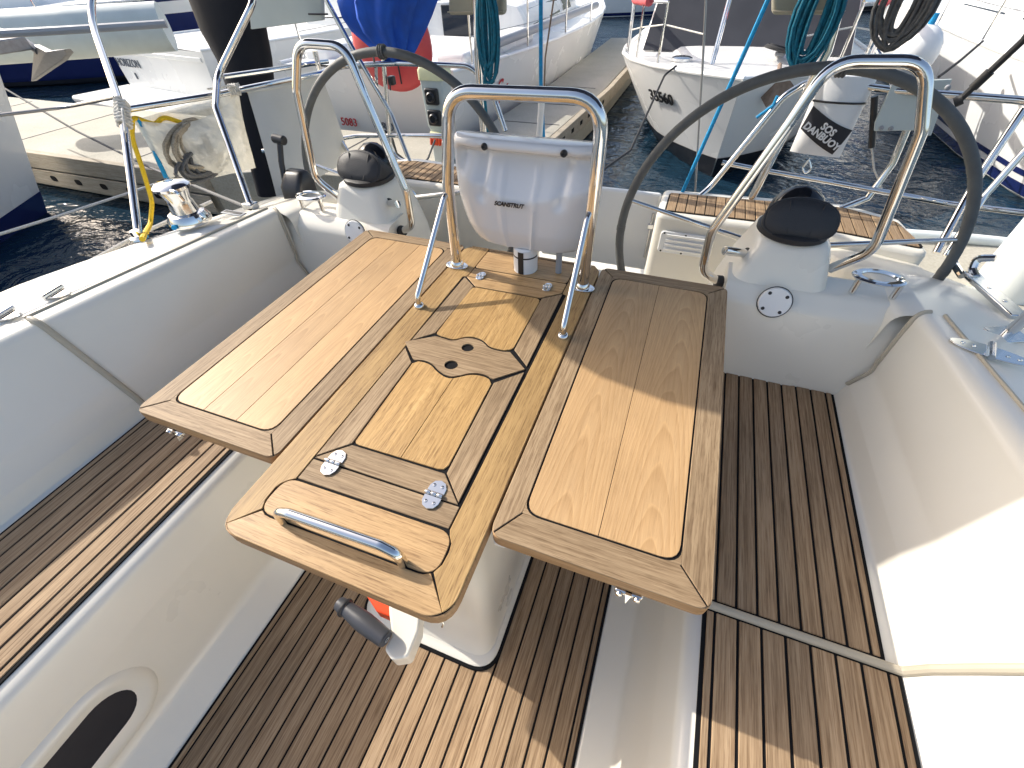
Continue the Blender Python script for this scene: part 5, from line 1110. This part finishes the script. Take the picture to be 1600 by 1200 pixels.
# --- power pedestal on the walkway
pd = thing('power_pedestal', 'shore power pedestal with two sockets and pale yellow cap on the walkway', 'power pedestal', (-1.9, 3.85, DZ))
px_, py_ = -1.90, 3.86
b = B(); secs = [rrect(px_-.10, px_+.10, py_-.09, py_+.09, .015, DZ), rrect(px_-.09, px_+.09, py_-.08, py_+.08, .015, DZ+.55), rrect(px_-.11, px_+.11, py_-.085, py_+.085, .02, DZ+.56), rrect(px_-.12, px_+.12, py_-.09, py_+.09, .02, DZ+.95)]
PZ = Yp(690, 125, py_-.1).z
zt0 = PZ
secs = [rrect(px_-.085, px_+.085, py_-.08, py_+.08, .015, DZ), rrect(px_-.085, px_+.085, py_-.08, py_+.08, .015, DZ+.3), rrect(px_-.10, px_+.10, py_-.085, py_+.085, .02, DZ+.32), rrect(px_-.115, px_+.115, py_-.09, py_+.09, .02, zt0)]
b.v = []; b.f = []; b.loft(secs, True, True); b.build('housing', 'pedg', pd, angle=40)
b = B(); b.loft([rrect(px_-.125, px_+.125, py_-.10, py_+.10, .03, zt0-.01), rrect(px_-.125, px_+.125, py_-.10, py_+.10, .03, zt0+.06), rrect(px_-.11, px_+.11, py_-.085, py_+.085, .03, zt0+.09)], True, True); b.build('cap', 'pedy', pd, angle=40)
for k in range(2):
    zc = zt0-.13-.17*k; b = B(); b.prism(rnd([(-.065, -.065), (.065, -.065), (.065, .065), (-.065, .065)], .02), 0, .04); b.xf(Matrix.Translation((px_, py_-.082, zc)) @ Matrix.Rotation(R_(90), 4, 'X')); sk = b.build('socket', 'black', pd, bevel=.01)
    b = B(); b.lathe([(.042, 0), (.042, .02), (.032, .03), (.02, .012), (.001, .012)], (px_, py_-.12, zc), (0, -1, 0), 20); b.build('socket_lid', 'black', sk)
b = B(); b.box(px_-.075, px_+.075, py_-.11, py_-.075, zt0-.46, zt0-.42); b.build('tap_strip', 'pedy', pd, bevel=.005)
for k in range(5): b = B(); b.lathe([(.014, 0), (.014, .05), (.009, .06)], (px_-.06+.03*k, py_-.115, zt0-.47), (0, -.3, -1), 10); b.build('red_tap', 'red', pd)
line('shore_cable', 'grey power cord looping down from the shore pedestal', [Yp(680, 218, 3.7), Yp(668, 250, 3.6), Yp(648, 262, 3.5), Yp(620, 240, 3.3), Yp(612, 215, 2.3)], .009, 'rope_g', fil=.1)
# --- piles
pl = thing('white_pile', 'thick white-sleeved mooring pile standing beside the beige pier', 'pile', (2.55, 2.75, WZ))
c = Zp(1562, 452, DZ); b = B(); b.lathe([(.155, -.6), (.155, 3.2), (.15, 3.25), (.001, 3.4)], (c.x+.02, c.y, DZ), (0, 0, 1), 36); b.build('sleeve', 'whitepile', pl)
pl['_note'] = 0; del pl['_note']
pl = thing('black_pile', 'broad black-sleeved pile rising behind the clear rope bag', 'pile', (-3.0, 2.7, WZ))
c0 = Zp(425, 300, DZ-.1); cx_, cy_ = c0.x, c0.y
b = B(); secs = []
for px0, px1, py in ((409, 440, 300), (380, 428, 190), (345, 420, 92), (318, 412, 45), (300, 420, 0), (270, 420, -60)):
    a, e = Yp(px0, py, cy_), Yp(px1, py, cy_); m_ = (a+e)/2; r_ = (e-a).length/2; secs.append([m_+Vector((r_*math.cos(6.28319*k/28), min(r_, .14)*math.sin(6.28319*k/28), 0)) for k in range(28)])
b.loft(secs, True, True); b.build('sleeve', 'blackpile', pl, angle=60)
# --- mooring lines near the left hull
line('mooring_line', 'thin beige mooring line crossing the water below the left yacht', [Zp(-20, 372, -.1), Zp(90, 338, -.15), Zp(200, 302, -.2), Zp(380, 240, -.2)], .012, 'rope_w', fil=.3)
line('mooring_line', 'thin grey mooring line sloping from the left yacht to our stern', [Zp(-20, 122, .5), Zp(120, 205, .2), Zp(235, 262, .1), Yp(400, 330, 1.2)], .010, 'rope_g', fil=.3)
line('mooring_line', 'pale lifeline wire running aft from the leaning pole', [Zp(-20, 182, .95), Xp(100, 168, -2.4), Xp(180, 152, -1.9)], .007, 'wire', fil=.1)
line('mooring_line', 'beige spring line running along our hull under the side deck', [Zp(135, 412, .3), Zp(220, 365, .3), Zp(330, 315, .3)], .011, 'rope_w', fil=.1)
